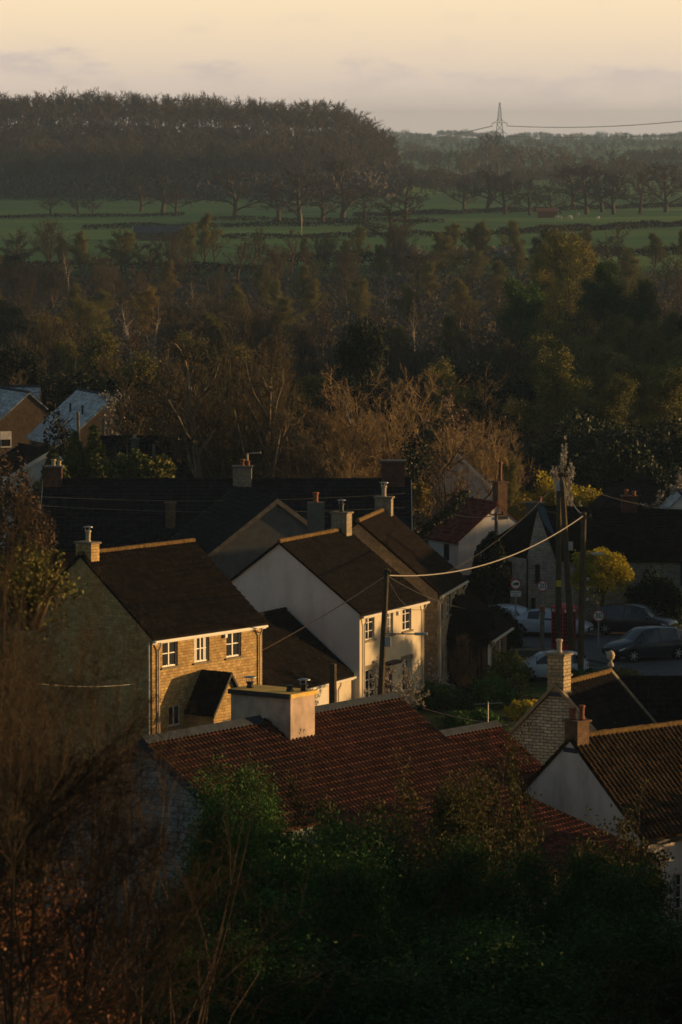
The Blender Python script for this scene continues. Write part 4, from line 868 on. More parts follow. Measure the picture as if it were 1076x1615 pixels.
a = at_z(770, 985, 0); t = thing('garden_shed', 'small dark shed beside the stone cottage hedge', 'shed', (a.x, a.y, 0)); MB().box((-1.2, 0, 0), (1.0, 2, 1.9)).build('wall', M['dark'], t); MB().slab([(-1.35, -.15, 1.903), (1.15, -.15, 1.903), (1.15, 2.1, 2.4), (-1.35, 2.1, 2.4)], (0, 0, .06)).build('roof', M['tileK'], t)
a = at_z(598, 1112, 0)
# ------------------------------------------------------------------ vegetation
def ortho(d):
    a = Vector((0, 0, 1)) if abs(d.z) < .9 else Vector((1, 0, 0)); u = d.cross(a).normalized(); return u, d.cross(u)
class Segs:
    def __init__(s): s.a = []; s.b = []; s.r0 = []; s.r1 = []
    def add(s, p, q, r0, r1): s.a.append(tuple(p)); s.b.append(tuple(q)); s.r0.append(r0); s.r1.append(r1)
    def mesh(s, name, sides=3, mat=None):
        a = np.array(s.a); b = np.array(s.b); r0 = np.array(s.r0)[:, None]; r1 = np.array(s.r1)[:, None]
        d = b - a; d /= np.linalg.norm(d, axis=1)[:, None] + 1e-9; ref = np.where(np.abs(d[:, 2:3]) < .9, np.array([[0, 0, 1.]]), np.array([[1., 0, 0]]))
        u = np.cross(d, ref); u /= np.linalg.norm(u, axis=1)[:, None]; v = np.cross(d, u); n = len(a); VV = np.zeros((n, 2 * sides, 3))
        for i in range(sides):
            t_ = 2 * math.pi * i / sides; o = u * math.cos(t_) + v * math.sin(t_); VV[:, i] = a + o * r0; VV[:, sides + i] = b + o * r1
        base = (np.arange(n) * 2 * sides)[:, None]; fs = [base + np.array([[i, (i + 1) % sides, sides + (i + 1) % sides, sides + i]]) for i in range(sides)]
        return mesh_np(name, VV.reshape(-1, 3), np.concatenate(fs), mat)
def bare(seed, H=12, r=.22, first=.22, limbs=9, ang=(30, 60), subs=(7, 5, 4), lf=(.48, .45, .5, .55), up=.35, wig=.18, multi=1, twr=.010, taper=.75, tall=.86):
    rd = random.Random(seed); T = Segs(); C = Segs(); tips = []
    def rv(s): return Vector((rd.gauss(0, s), rd.gauss(0, s), rd.gauss(0, s)))
    def gen(p, d, ln, r_, lvl):
        ns = 4 if lvl == 1 else (3 if lvl == 2 else 2); pts = [p]; dd = d
        for i in range(ns):
            dd = (dd + rv(wig) + Vector((0, 0, up * .25))).normalized(); pts.append(pts[-1] + dd * (ln / ns))
        tgt = T if lvl <= 1 else C; rr = [r_ * (1 - .65 * i / ns) for i in range(ns + 1)]
        for i in range(ns): tgt.add(pts[i], pts[i + 1], rr[i], rr[i + 1])
        if lvl > len(subs): tips.append(pts[-1]); tips.append(pts[1]); return
        nk = subs[lvl - 1]
        for c_ in range(nk):
            f = .2 + .8 * (c_ + rd.random()) / nk; i = min(ns - 1, int(f * ns)); q = pts[i].lerp(pts[i + 1], f * ns - i); u, v = ortho(dd); az = rd.random() * 6.28; aa = R(rd.uniform(28, 62))
            nd = (dd * math.cos(aa) + (u * math.cos(az) + v * math.sin(az)) * math.sin(aa)); nd.z += up * .3; gen(q, nd.normalized(), ln * lf[lvl] * rd.uniform(.7, 1.25) * (1 - .3 * f), max(twr, rr[i] * .55), lvl + 1)
    for m_ in range(multi):
        lean = Vector((rd.gauss(0, .03 + .12 * (multi > 1)), rd.gauss(0, .03 + .12 * (multi > 1)), 1)).normalized(); pts = [Vector((rd.gauss(0, .15 * (multi > 1)), rd.gauss(0, .15 * (multi > 1)), -.3))]; n = 8
        for i in range(n): lean = (lean + rv(.06) + Vector((0, 0, .06))).normalized(); pts.append(pts[-1] + lean * (H * tall / n))
        for i in range(n): T.add(pts[i], pts[i + 1], r * (1 - .82 * i / n), r * (1 - .82 * (i + 1) / n))
        az = rd.random() * 6.28
        for l in range(limbs):
            f = first + (1 - first) * (l + rd.random() * .8) / limbs; i = min(n - 1, int(f * n)); p = pts[i].lerp(pts[i + 1], f * n - i); az += 2.4; aa = R(rd.uniform(*ang)) * (1.05 - .35 * (f - first))
            gen(p, Vector((math.cos(az) * math.sin(aa), math.sin(az) * math.sin(aa), math.cos(aa))), H * lf[0] * (1.1 - taper * f) * rd.uniform(.8, 1.15), r * .5 * (1.1 - .7 * f), 1)
        gen(pts[-1], lean, H * .16, r * .16, 2 if len(subs) > 2 else 1)
    return T, C, tips
def leaves(cent, per, spread, size, seed=1, flat=.0):
    g_ = np.random.default_rng(seed); c_ = np.repeat(np.array([tuple(c) for c in cent]), per, axis=0); n = len(c_); c_ = c_ + g_.normal(0, spread, (n, 3))
    a = g_.normal(0, 1, (n, 3)); a[:, 2] *= (1 - flat); a /= np.linalg.norm(a, axis=1)[:, None]; b = g_.normal(0, 1, (n, 3)); b = np.cross(a, b); b /= np.linalg.norm(b, axis=1)[:, None]
    s = (size * g_.uniform(.6, 1.4, n))[:, None]; VV = np.stack([c_ - a * s, c_ - b * s * .55, c_ + a * s, c_ + b * s * .55], 1)
    return VV.reshape(-1, 3), np.arange(n * 4).reshape(-1, 4)
PROTO = {}
def proto_bare(nm, cnt, **kw):
    PROTO[nm] = []
    for i in range(cnt):
        T, C, tips = bare(hash_(nm) + i, **kw); PROTO[nm].append((T.mesh(nm + '_trunk', 5), C.mesh(nm + '_crown', 3), kw.get('H', 12), tips))
def hash_(s): return sum(ord(c) * (i + 3) for i, c in enumerate(s))
def proto_leafy(nm, cnt, per, spread, size, twigs=True, **kw):
    PROTO[nm] = []
    for i in range(cnt):
        T, C, tips = bare(hash_(nm) + i, **kw); g0 = T
        if twigs: g0.a += C.a; g0.b += C.b; g0.r0 += C.r0; g0.r1 += C.r1
        V_, F_ = leaves(tips, per, spread, size, i); PROTO[nm].append((g0.mesh(nm + '_trunk', 3), mesh_np(nm + '_crown', V_, F_), kw.get('H', 12), tips))
proto_bare('oak', 4, H=13, r=.36, first=.2, limbs=10, ang=(45, 78), subs=(8, 6, 5), lf=(.58, .42, .45, .5), up=.25, wig=.24, twr=.022)
proto_bare('fieldoak', 4, H=13, r=.48, first=.18, limbs=11, ang=(45, 80), subs=(8, 6, 5), lf=(.58, .42, .45, .5), up=.22, wig=.22, twr=.045)
proto_bare('ash', 5, H=13, r=.22, first=.25, limbs=12, ang=(25, 48), subs=(8, 6, 4), lf=(.42, .42, .45, .5), up=.5, wig=.15, twr=.024)
proto_bare('shrubby', 3, H=8, r=.10, first=.05, limbs=9, ang=(18, 48), subs=(7, 5, 4), lf=(.55, .45, .45, .5), up=.6, wig=.14, multi=4, twr=.015)
proto_bare('birch', 3, H=13, r=.13, first=.3, limbs=14, ang=(20, 42), subs=(7, 5), lf=(.30, .45, .5), up=.35, wig=.14, twr=.018)
proto_bare('dome', 3, H=12, r=.24, first=.12, limbs=26, ang=(18, 88), subs=(9, 7, 6), lf=(.50, .46, .46, .52), up=.22, wig=.2, twr=.011, taper=.25, tall=.52)
proto_leafy('budding', 3, 7, .22, .060, H=12, r=.2, first=.15, limbs=12, ang=(22, 50), subs=(7, 6, 4), lf=(.42, .42, .45, .5), up=.5, wig=.16, twr=.012)
proto_leafy('blossomy', 3, 3, .07, .075, H=8, r=.10, first=.15, limbs=11, ang=(25, 65), subs=(5, 4, 2), lf=(.46, .45, .45, .5), up=.4, wig=.14, twr=.012)
proto_leafy('leafy', 3, 16, .30, .075, H=9, r=.2, first=.10, limbs=14, ang=(35, 80), subs=(6, 5, 3), lf=(.48, .45, .45, .5), up=.25, wig=.2, twr=.012)
M['tw_brown'] = leaf_mat('brown_twigs', (.044, .038, .022), (.112, .088, .046), .9, .3); M['tw_russet'] = leaf_mat('russet_twigs', (.055, .037, .021), (.135, .086, .044), .9, .3)
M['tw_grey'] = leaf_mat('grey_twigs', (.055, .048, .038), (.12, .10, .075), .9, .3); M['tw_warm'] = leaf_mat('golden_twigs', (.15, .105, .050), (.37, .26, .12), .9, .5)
M['bud_olive'] = leaf_mat('olive_buds', (.085, .090, .022), (.25, .225, .055), .8, .4); M['bud_gold'] = leaf_mat('golden_buds', (.14, .11, .026), (.34, .25, .055), .8, .4)
M['bud_green'] = leaf_mat('fresh_green_leaves', (.040, .060, .012), (.10, .13, .025), .7, .5, .2); M['evergreen'] = leaf_mat('dark_evergreen', (.008, .016, .006), (.022, .038, .012), .7, .5)
M['deep_green'] = leaf_mat('deep_green_leaves', (.014, .040, .008), (.055, .130, .022), .65, 1.2, .15); M['blossom'] = leaf_mat('white_blossom', (.25, .23, .19), (.52, .49, .42), .8, .5)
M['haw'] = leaf_mat('hawthorn_blossom', (.14, .14, .12), (.40, .38, .34), .8, .5)
M['fore_olive'] = leaf_mat('dull_olive_leaves', (.026, .030, .010), (.090, .085, .024), .8, 1.0, .1); M['limbs'] = plain('lit_bark', (.19, .145, .095), .9, .1, var=.3, scale=2); M['bud_yel'] = leaf_mat('yellow_green_buds', (.13, .13, .028), (.34, .30, .065), .8, .4); M['pinkbud'] = leaf_mat('pale_pink_buds', (.17, .11, .07), (.36, .26, .18), .8, .5)  # limbs: paler copy of the bark, sunlight put into its colour
M['willow_yel'] = leaf_mat('yellow_willow', (.19, .19, .014), (.52, .42, .030), .7, .8, .25); M['copper'] = leaf_mat('copper_leaves', (.16, .05, .018), (.42, .17, .06), .5, 1.5, .2)
M['ivy'] = leaf_mat('ivy_leaves', (.010, .018, .006), (.035, .045, .014), .5, .9); M['conifer'] = leaf_mat('conifer_green', (.035, .052, .014), (.13, .14, .035), .8, .8)
M['tw_field'] = leaf_mat('field_twigs', (.026, .022, .018), (.070, .056, .038), .95, .2); M['tw_hedge'] = leaf_mat('hedge_twigs', (.018, .018, .012), (.045, .038, .022), .95, .2)
def tree(nm, loc, H, label, mat, bark='bark', group=None, name='bare_tree', cat='tree', sx=1.0, idx=None, rz=None, lean=0):
    tm, cm, h0, tips = PROTO[nm][random.randrange(len(PROTO[nm])) if idx is None else idx]
    o = thing(name, label, cat, tuple(loc), random.random() * 6.28 if rz is None else rz, group); s = H / h0; o.scale = (s * sx, s * sx, s)
    if lean: o.rotation_euler.y = lean
    for n_, me, m_ in (('trunk', tm, M[bark]), ('crown', cm, M[mat])):
        if not me.materials: me.materials.append(m_)
        c_ = link(n_, me, o); c_.material_slots[0].link = 'OBJECT'; c_.material_slots[0].material = m_
    return o
def gz(x, y): return Vector((x, y, gh(x, y)))
def base_at(px, py):      # where a pixel ray meets the terrain
    r_ = ray(px, py); t_ = 5.0
    while t_ < 9000:
        p = Vector((0, 0, HC)) + r_ * t_
        if p.z <= gh(p.x, p.y): return p
        t_ += max(1.0, t_ * .004)
    return p
def crown_at(px, top, Y):  # ground point under a crown whose top shows at (px, top) at distance Y, and its height
    p = at_y(px, top, Y); return gz(p.x, Y), p.z - gh(p.x, Y)
def shrub(name, label, cat, loc, rx, ry, rz_, n, size, mat, seed=1, group=None, stem=True, shell=.55, bumpy=.25, kind=None):
    g_ = np.random.default_rng(seed); d = g_.normal(0, 1, (n, 3)); d[:, 2] = np.abs(d[:, 2]) * g_.choice([1, -.35], n, p=[.8, .2]); d /= np.linalg.norm(d, axis=1)[:, None]
    rr = shell + (1 - shell) * g_.random(n) ** .6; lob = 1 + bumpy * (np.sin(d[:, 0] * 5 + seed) * np.cos(d[:, 1] * 4.3 + seed * 2) + .6 * np.sin(d[:, 2] * 7 + d[:, 0] * 6 + seed)); c_ = d * (rr * lob)[:, None] * np.array([[rx, ry, rz_]]) + np.array([[0, 0, rz_ * .42]])
    V_, F_ = leaves(c_, 1, size * .3, size, seed); o = thing(name, label, cat, tuple(loc), 0, group)
    if kind: o['kind'] = kind
    link('foliage', mesh_np('foliage', V_, F_, M[mat]), o)
    if stem:
        s = Segs(); rd = random.Random(seed)
        for i in range(14):
            a = rd.random() * 6.28; p0 = Vector((rd.gauss(0, .08 * rx), rd.gauss(0, .08 * ry), -.2)); p2 = Vector((math.cos(a) * rx * .7, math.sin(a) * ry * .7, rz_ * rd.uniform(.6, 1.3))); pm_ = p0.lerp(p2, .5) + Vector((0, 0, rz_ * .15))
            s.add(p0, pm_, .05, .035); s.add(pm_, p2, .035, .012)
        link('stems', s.mesh('stems', 4, M['bark']), o)
    return o
def hedge(label, a, b, h, w_, mat, n=None, size=.35, seed=1, blossom=0):
    L0 = (b - a).length; n = n or int(min(9000, L0 * h * 14)); g_ = np.random.default_rng(seed); u = g_.random(n); hh = h * (.8 + .25 * np.sin(u * L0 * .21 + seed) * np.sin(u * L0 * .083) + .1 * g_.random(n)); z = g_.random(n) ** .6 * hh
    d = (b - a).normalized(); nrm = Vector((-d.y, d.x, 0)); off = g_.normal(0, w_ * .35, n); zg = np.array([gh(a.x + (b.x - a.x) * t_, a.y + (b.y - a.y) * t_) for t_ in u])
    c_ = np.stack([(b.x - a.x) * u + nrm.x * off, (b.y - a.y) * u + nrm.y * off, z + zg - gh(a.x, a.y)], 1); V_, F_ = leaves(c_, 1, .1, size, seed)
    o = link('hedge', mesh_np('hedge', V_, F_, M['tw_hedge' if mat == 'tw_brown' else mat])); o.location = (a.x, a.y, gh(a.x, a.y)); return tag(o, label, 'hedge')

# --- village trees
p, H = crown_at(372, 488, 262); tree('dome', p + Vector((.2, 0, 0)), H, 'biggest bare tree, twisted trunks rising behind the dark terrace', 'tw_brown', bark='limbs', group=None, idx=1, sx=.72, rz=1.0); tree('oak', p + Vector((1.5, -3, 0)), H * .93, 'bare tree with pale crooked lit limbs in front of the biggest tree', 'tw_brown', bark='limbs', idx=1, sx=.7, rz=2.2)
p, H = crown_at(300, 530, 266); tree('ash', p, H, 'brown bare tree leaning into the left side of the biggest tree', 'tw_brown', sx=1.25, rz=2)
p, H = crown_at(245, 560, 275); tree('ash', p, H, 'dull bare tree behind the tall thin pole', 'tw_brown', sx=1.2)
p, H = crown_at(450, 560, 268); tree('oak', p, H, 'bare tree right of the biggest tree with lit crooked limbs', 'tw_brown', sx=.55, idx=2)
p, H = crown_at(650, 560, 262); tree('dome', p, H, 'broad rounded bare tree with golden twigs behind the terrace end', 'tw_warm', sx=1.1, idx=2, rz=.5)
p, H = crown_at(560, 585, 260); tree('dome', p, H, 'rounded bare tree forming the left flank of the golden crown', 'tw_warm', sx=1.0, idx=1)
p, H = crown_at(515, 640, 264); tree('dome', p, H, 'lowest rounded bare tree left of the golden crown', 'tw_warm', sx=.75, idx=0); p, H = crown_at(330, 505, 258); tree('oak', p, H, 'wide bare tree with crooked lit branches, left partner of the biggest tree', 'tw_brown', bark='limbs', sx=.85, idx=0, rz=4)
p, H = crown_at(728, 622, 275); tree('blossomy', p, H, 'tree with pale pink buds catching light right of the golden crown', 'pinkbud', sx=1.0, name='budding_tree'); 
p, H = crown_at(768, 655, 268); tree('dome', p, H, 'russet bare tree over the white gable and tall clay pot', 'tw_warm', sx=.85, idx=1)
p, H = crown_at(700, 700, 256); tree('oak', p, H, 'low spreading bare tree in front of the white gable', 'tw_brown', sx=.55, idx=3)
# ivy column and leaning ivy trunk
def ivy(label, pts, r, n, seed, lit='ivy'):
    s = Segs(); c_ = []
    for a, b in zip(pts, pts[1:]):
        s.add(a - pts[0], b - pts[0], r * .4, r * .35)
        for i in range(n): c_.append((a - pts[0]).lerp(b - pts[0], random.random()) + Vector((random.gauss(0, r), random.gauss(0, r), random.gauss(0, r * .6))))
    o = thing('ivy_clad_trunk', label, 'tree', tuple(pts[0])); link('trunk', s.mesh('trunk', 6, M['bark']), o); V_, F_ = leaves(c_, 1, .05, .09, seed); link('ivy', mesh_np('ivy', V_, F_, M[lit]), o); return o
ivy('upright trunk thickly clad in dark ivy at the terrace end', [at_y(648, 860, 247), at_y(650, 800, 247), at_y(652, 740, 247), at_y(655, 690, 247)], .42, 900, 3)
ivy('leaning ivy covered trunk crossing the dull red roof', [at_y(655, 850, 243), at_y(688, 822, 243), at_y(712, 806, 243), at_y(735, 775, 243)], .16, 420, 4)
shrub('ivy_bush', 'sunlit yellowish ivy bush between terrace end and white gable', 'bush', at_y(660, 800, 246), .6, .6, .9, 1500, .1, 'bud_gold', 5)
# conifers, clipped bush
def conifer(label, px, top, Y, w_, seed, mat='conifer', base=None):
    p, H = crown_at(px, top, Y); rd = random.Random(seed); c_ = []; s = Segs(); s.add((0, 0, 0), (0, 0, H * .97), .14, .02)
    for i in range(int(5200 * H / 6)):
        f = rd.random() ** .75; z = H * (1 - f) * .97 + .1; a = rd.random() * 6.28; wv = w_ * f ** 1.0 * (1 + .28 * math.sin(a * 3 + z * 2.2 + seed) + .15 * math.sin(z * 7)); r_ = wv * (rd.random() ** .45); c_.append((math.cos(a) * r_, math.sin(a) * r_, z - .15 * r_))
    o = thing('conifer', label, 'conifer', tuple(p)); link('trunk', s.mesh('trunk', 5, M['bark']), o); V_, F_ = leaves(c_, 2, .07, .13, seed, .2); link('crown', mesh_np('crown', V_, F_, M[mat]), o)
conifer('left one of the twin pointed conifers behind the terrace', 118, 678, 254, 3.3, 1); conifer('right and taller one of the twin pointed conifers behind the terrace', 148, 668, 254, 3.5, 2)
conifer('small feathery conifer at the left foot of the twin conifers', 84, 704, 252, 4.4, 5)
for px, py, w_, h, mt, lb, s in ((208, 745, 1.5, 1.0, 'conifer', 'low green bush right of the twin conifers', 11), (244, 748, 1.1, .8, 'bud_olive', 'low olive bush at the foot of the lit stayed pole', 12)):
    p = at_y(px, py, 250); shrub('bush', lb, 'bush', p - Vector((0, 0, h * .3)), w_, w_, h, 1800, .12, mt, s)
p = at_z(757, 895, 1.4); shrub('clipped_bush', 'egg shaped clipped dark bush in front of the white cottage', 'bush', (p.x, 236, .6), 1.05, 1.05, 3.1, 6000, .09, 'evergreen', 13, bumpy=.05, shell=.85)
p = at_z(955, 985, 0)
o = shrub('yellow_willow', 'bright yellow green willow beside the short dark pole', 'tree', (p.x - .4, 234.8, 2.1), 1.6, 1.5, 1.55, 9000, .075, 'willow_yel', 14, bumpy=.22, shell=.35)
s = Segs(); s.add((0, 0, -2.1), (.1, 0, -.3), .14, .1); s.add((.1, 0, -.3), (-.5, 0, .7), .08, .03); s.add((.1, 0, -.3), (.7, 0, .8), .08, .03); link('trunk', s.mesh('trunk', 6, M['bark']), o)
p = at_z(1030, 985, 0); shrub('dark_bush', 'big dark rounded bush under the long cottage wall', 'bush', (p.x, 235.3, 0), 1.7, 1.1, 2.1, 8000, .08, 'evergreen', 15, bumpy=.15, shell=.4)
p = at_z(880, 760, 5); shrub('golden_bush', 'golden green tree crown showing behind the roadside poles', 'bush', at_y(885, 800, 268) - Vector((0, 0, 1)), 2.4, 1.5, 1.8, 5000, .12, 'willow_yel', 16, bumpy=.3)
shrub('golden_bush', 'small golden bush between chimney pot and roadside poles', 'bush', at_y(822, 812, 262) - Vector((0, 0, .6)), 1.3, 1.2, 1.1, 2200, .11, 'bud_gold', 17)
p, H = crown_at(893, 690, 256); tree('blossomy', p, H, 'slim tree with pale blossom sprays rising behind the leaning pole', 'blossom', sx=.42, name='blossoming_tree', idx=1)
p, H = crown_at(1055, 745, 262); tree('blossomy', p, H, 'white blossoming tree at the right edge behind the slate roof', 'blossom', sx=1.0, name='blossoming_tree', idx=2)
p, H = crown_at(805, 720, 258); tree('budding', p, H, 'grey green budding tree right of the tall clay pot', 'bud_olive', sx=.6, name='budding_tree', idx=0)
p, H = crown_at(205, 612, 282); tree('blossomy', p, H, 'small white blossoming tree behind the tall thin pole', 'blossom', sx=1.0, name='blossoming_tree', idx=0)
# garden in front of the cream and tan houses
p = at_z(620, 1160, 0); p, H = crown_at(605, 1030, 195); tree('blossomy', p, H, 'blossoming garden tree in front of the cream house', 'blossom', sx=1.05, name='blossoming_tree', idx=1, rz=2)
p, H = crown_at(652, 1042, 196); tree('blossomy', p, H, 'loose blossom branches by the cream house ground floor window', 'blossom', sx=.9, name='blossoming_tree', idx=2, rz=1)
shrub('white_blossom_bush', 'round white flowering bush at the corner of the cream house', 'bush', at_z(687, 1104, 0), .85, .8, .95, 900, .055, 'blossom', 21, bumpy=.5, shell=.3)
shrub('bush', 'dark bush at the foot of the white flowering bush', 'bush', at_z(692, 1118, 0), 1.2, 1.0, .8, 3500, .08, 'deep_green', 22)
p, H = crown_at(732, 1000, 204); tree('shrubby', gz(p.x, 204), H, 'small russet bare tree before the tan house porch', 'tw_russet', sx=.75, idx=0)
for px, py, Y, w_, h, mt, lb, s in ((800, 1060, 206, 1.1, 1.6, 'bud_green', 'bright green shrub beside the brick outbuilding', 23), (828, 1108, 199, .8, .55, 'willow_yel', 'low golden shrub on the garden lawn', 24), (745, 1125, 196, 1.3, .5, 'deep_green', 'low green shrub along the picket fence', 25),
        (790, 1150, 185, 1.2, .9, 'deep_green', 'dark shrub against the rubble stone gable', 26), (780, 1085, 203, 1.1, 1.0, 'deep_green', 'dark shrub by the lawn below the outbuilding', 27), (812, 1054, 213, 1.3, .7, 'evergreen', 'dark shrub behind the garden wall', 28),
        (930, 1060, 210, 1.5, .6, 'deep_green', 'verge shrub at the foot of the short dark pole', 29), (975, 1056, 211.5, 1.2, .5, 'bud_olive', 'olive verge plants in front of the dark blue car', 30), (725, 1155, 184, 1.0, .7, 'bud_green', 'small green shrub behind the lower red roof', 32)):
    r_ = ray(px, py); t_ = Y / r_.y; shrub('shrub', lb, 'shrub', (r_.x * t_, Y, 0), w_, w_, h, 2600, .075, mt, s)
a, b_ = at_z(752, 1006, 0), at_z(806, 1012, 0); shrub('clipped_hedge', 'tall dark hedge in front of the stone cottage', 'hedge', ((a.x + b_.x) / 2 - .2, 222, 0), 1.3, .8, 1.9, 6000, .08, 'evergreen', 33, bumpy=.08, shell=.6)
for i, (px, top, Y, w_) in enumerate(((925, 668, 300, 5), (985, 672, 305, 6), (1045, 668, 300, 5.5), (1085, 690, 292, 4), (870, 690, 310, 4), (960, 712, 285, 4), (1020, 720, 283, 4))):
    p, H = crown_at(px, top, Y); shrub('evergreen_thicket', ('%s evergreen thicket above the hipped slate roof, ' % ('dark', 'broad', 'tall', 'edge', 'low', 'inner', 'front')[i]) + ('left', 'middle', 'right', 'far right', 'far left', 'front left', 'front right')[i] + ' one', 'thicket', p, w_, w_ * .8, H / 1.42, 14000, .13, 'evergreen' if i % 2 else 'ivy', 40 + i, bumpy=.2)

p, H = crown_at(212, 626, 272); tree('shrubby', p, H, 'brown bare shrubby tree hiding the tan gable of the skylight house', 'tw_brown', sx=1.0, idx=0)
p, H = crown_at(92, 648, 278); shrub('bush', 'dark rounded bush between the tan gable and the slate roof', 'bush', p, 1.9, 1.2, H / 1.42, 5000, .12, 'tw_hedge', 97)

# --- woodland belt between village and fields
rd = random.Random(11); zones = ((-99, 250, 'at the left'), (250, 560, 'in the middle'), (560, 800, 'right of centre'), (800, 1300, 'at the right'))
tl = [(0, 455), (120, 440), (250, 430), (330, 440), (420, 455), (560, 470), (660, 470), (760, 450), (840, 430), (900, 425), (980, 440), (1076, 450)]
def lin(tb, x):
    for (a, p_), (b, q_) in zip(tb, tb[1:]):
        if x <= b: return p_ + (q_ - p_) * max(0, (x - a)) / (b - a)
    return tb[-1][1]
ROWS = (330, 358, 390, 425, 465, 510, 560, 615, 680, 750, 825, 880)
for ri, Y in enumerate(ROWS):
    hw_ = .0769 * Y + 3; step_ = 4.6 + ri * .25; x = -hw_
    while x < hw_:
        yy = Y + rd.uniform(-12, 12) * (1 + ri * .1); px = CX + F * x / yy
        ltop = lin(tl, px) + (len(ROWS) - 1 - ri) * (20 - ri * .6) * .72 - 22 + rd.gauss(0, 9); xx = x + rd.uniform(-1, 1)
        H = min(15, max(5.5 + .0035 * (Y - 330) + (rd.random() * 2.2 if Y > 600 else 0), at_y(px, ltop, yy).z - gh(xx, yy))); z_i = next(i for i, z0 in enumerate(zones) if z0[0] <= px < z0[1] or i == 3)
        sp_ = rd.random(); side = ('budding', 'bud_olive') if (z_i == 3 and sp_ < .72) or (z_i == 2 and sp_ < .36) or sp_ < .2 else ('budding', 'bud_gold') if sp_ < .27 else ('leafy', 'evergreen') if sp_ > .98 else ('birch', 'tw_russet') if sp_ < .42 else ('shrubby', 'tw_brown') if sp_ < .6 else ('ash', 'tw_russet' if sp_ < .7 and z_i < 2 else 'tw_brown')
        nmk = {'bud_olive': ('budding_tree', 'olive budding tree'), 'bud_gold': ('budding_tree', 'golden budding tree'), 'evergreen': ('evergreen_tree', 'dark evergreen tree'), 'tw_russet': ('bare_tree', 'russet bare tree'), 'tw_brown': ('bare_tree', 'brown bare tree')}[side[1]]
        kindw = {'birch': 'slim birch, ', 'shrubby': 'bushy, ', 'ash': 'upright ', 'budding': '', 'leafy': ''}[side[0]]
        dep = 'near part' if ri < 3 else 'middle' if ri < 7 else 'far edge'; spot = next(w_ for z0, w_ in ((90, 'above the tan gable'), (215, 'above the slate roof'), (320, 'left of biggest tree'), (430, 'behind biggest tree'), (530, 'above the terrace'), (700, 'above golden rounded crown'), (820, 'above the white gable'), (960, 'below tallest golden tree'), (9999, 'at the right edge')) if px < z0)
        tree(side[0], gz(xx, yy), H, '%s%s, %s of wood %s' % (kindw.replace(',', ''), nmk[1], dep, spot), side[1], bark='birch' if side[0] == 'birch' else 'bark', group='woodland belt trees, ' + nmk[1] + ' ' + zones[z_i][2], name=nmk[0], sx=rd.uniform(1.1, 1.7))
        x += step_ * rd.uniform(.75, 1.25)
# the ones that stand out
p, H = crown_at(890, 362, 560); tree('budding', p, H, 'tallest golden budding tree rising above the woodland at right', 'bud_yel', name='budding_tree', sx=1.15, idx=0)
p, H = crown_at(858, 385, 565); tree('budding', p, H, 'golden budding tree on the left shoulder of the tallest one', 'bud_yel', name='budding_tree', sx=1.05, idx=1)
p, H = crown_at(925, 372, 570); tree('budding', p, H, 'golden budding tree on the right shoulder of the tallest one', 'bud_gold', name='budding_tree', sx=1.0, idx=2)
p, H = crown_at(958, 412, 500); tree('leafy', p, H * .62, 'dark ragged evergreen against the golden trees', 'deep_green', name='evergreen_tree', sx=.95, idx=0).location.z = p.z + H * .38
p, H = crown_at(838, 450, 470); tree('leafy', p, H, 'dark evergreen left below the tallest golden tree', 'deep_green', name='evergreen_tree', sx=.75, idx=1)
p, H = crown_at(20, 540, 335); tree('leafy', p, H, 'dark evergreen above the tan gabled house', 'evergreen', name='evergreen_tree', sx=.7, idx=2)
p, H = crown_at(545, 520, 345); tree('leafy', p, H, 'dark evergreen between the two big bare trees', 'evergreen', name='evergreen_tree', sx=.75, idx=1)
p, H = crown_at(1020, 440, 500); tree('budding', p, H, 'green budding tree right of the ragged evergreen', 'bud_green', name='budding_tree', sx=.8, idx=1)
# scrub floor of the belt
n = 60000; g_ = np.random.default_rng(3); yy = g_.uniform(300, 880, n); xx = (g_.random(n) * 2 - 1) * (.08 * yy + 5); zz = np.array([gh(a, b) for a, b in zip(xx, yy)]) + g_.random(n) ** 1.5 * 1.8
V_, F_ = leaves(np.stack([xx, yy, zz], 1), 1, .1, .24, 5); tag(link('undergrowth', mesh_np('undergrowth', V_, F_, M['tw_brown'])), 'brown scrub filling the woodland floor', 'undergrowth', kind='stuff')

# --- fields: hedges, trees, shed, sheep
for i, (x0, y0, x1, y1, h, mt, lb) in enumerate(((-20, 345, 290, 341, 1.6, 'tw_brown', 'thin dark hedge across the upper left field'), (130, 362, 560, 356, 2.0, 'tw_brown', 'dark hedge through the left fields behind the barn'), (330, 348, 700, 352, 1.8, 'tw_brown', 'dark hedge from the spreading oak to the centre fields'),
        (350, 378, 800, 372, 2.0, 'tw_brown', 'lowest dark hedge across the middle fields'), (560, 343, 1100, 326, 2.2, 'tw_brown', 'dark hedge below the upper right field'), (790, 371, 1100, 357, 2.6, 'tw_brown', 'dark hedge between the two bright right fields'),
        (-20, 425, 420, 432, 3.0, 'tw_russet', 'russet hedge along the near edge of the left fields'), (420, 420, 860, 425, 4.0, 'tw_brown', 'tall brown hedge along the near edge of the middle fields'), (860, 408, 1100, 402, 3.0, 'tw_brown', 'hedge behind the golden tree at the right fields'),
        (610, 275, 1100, 268, 7, 'tw_grey', 'tall dark hedge line at the far side of the right fields'), (600, 290, 800, 286, 5, 'tw_grey', 'second hedge line below the far right hedge'))):
    a, b_ = base_at(x0, y0), base_at(x1, y1); hedge(lb, a, b_, h * .75, 1.2 + h * .3, mt, n=int(min(16000, (b_ - a).length * h * 16)), size=.30 if h < 5 else .8, seed=60 + i)
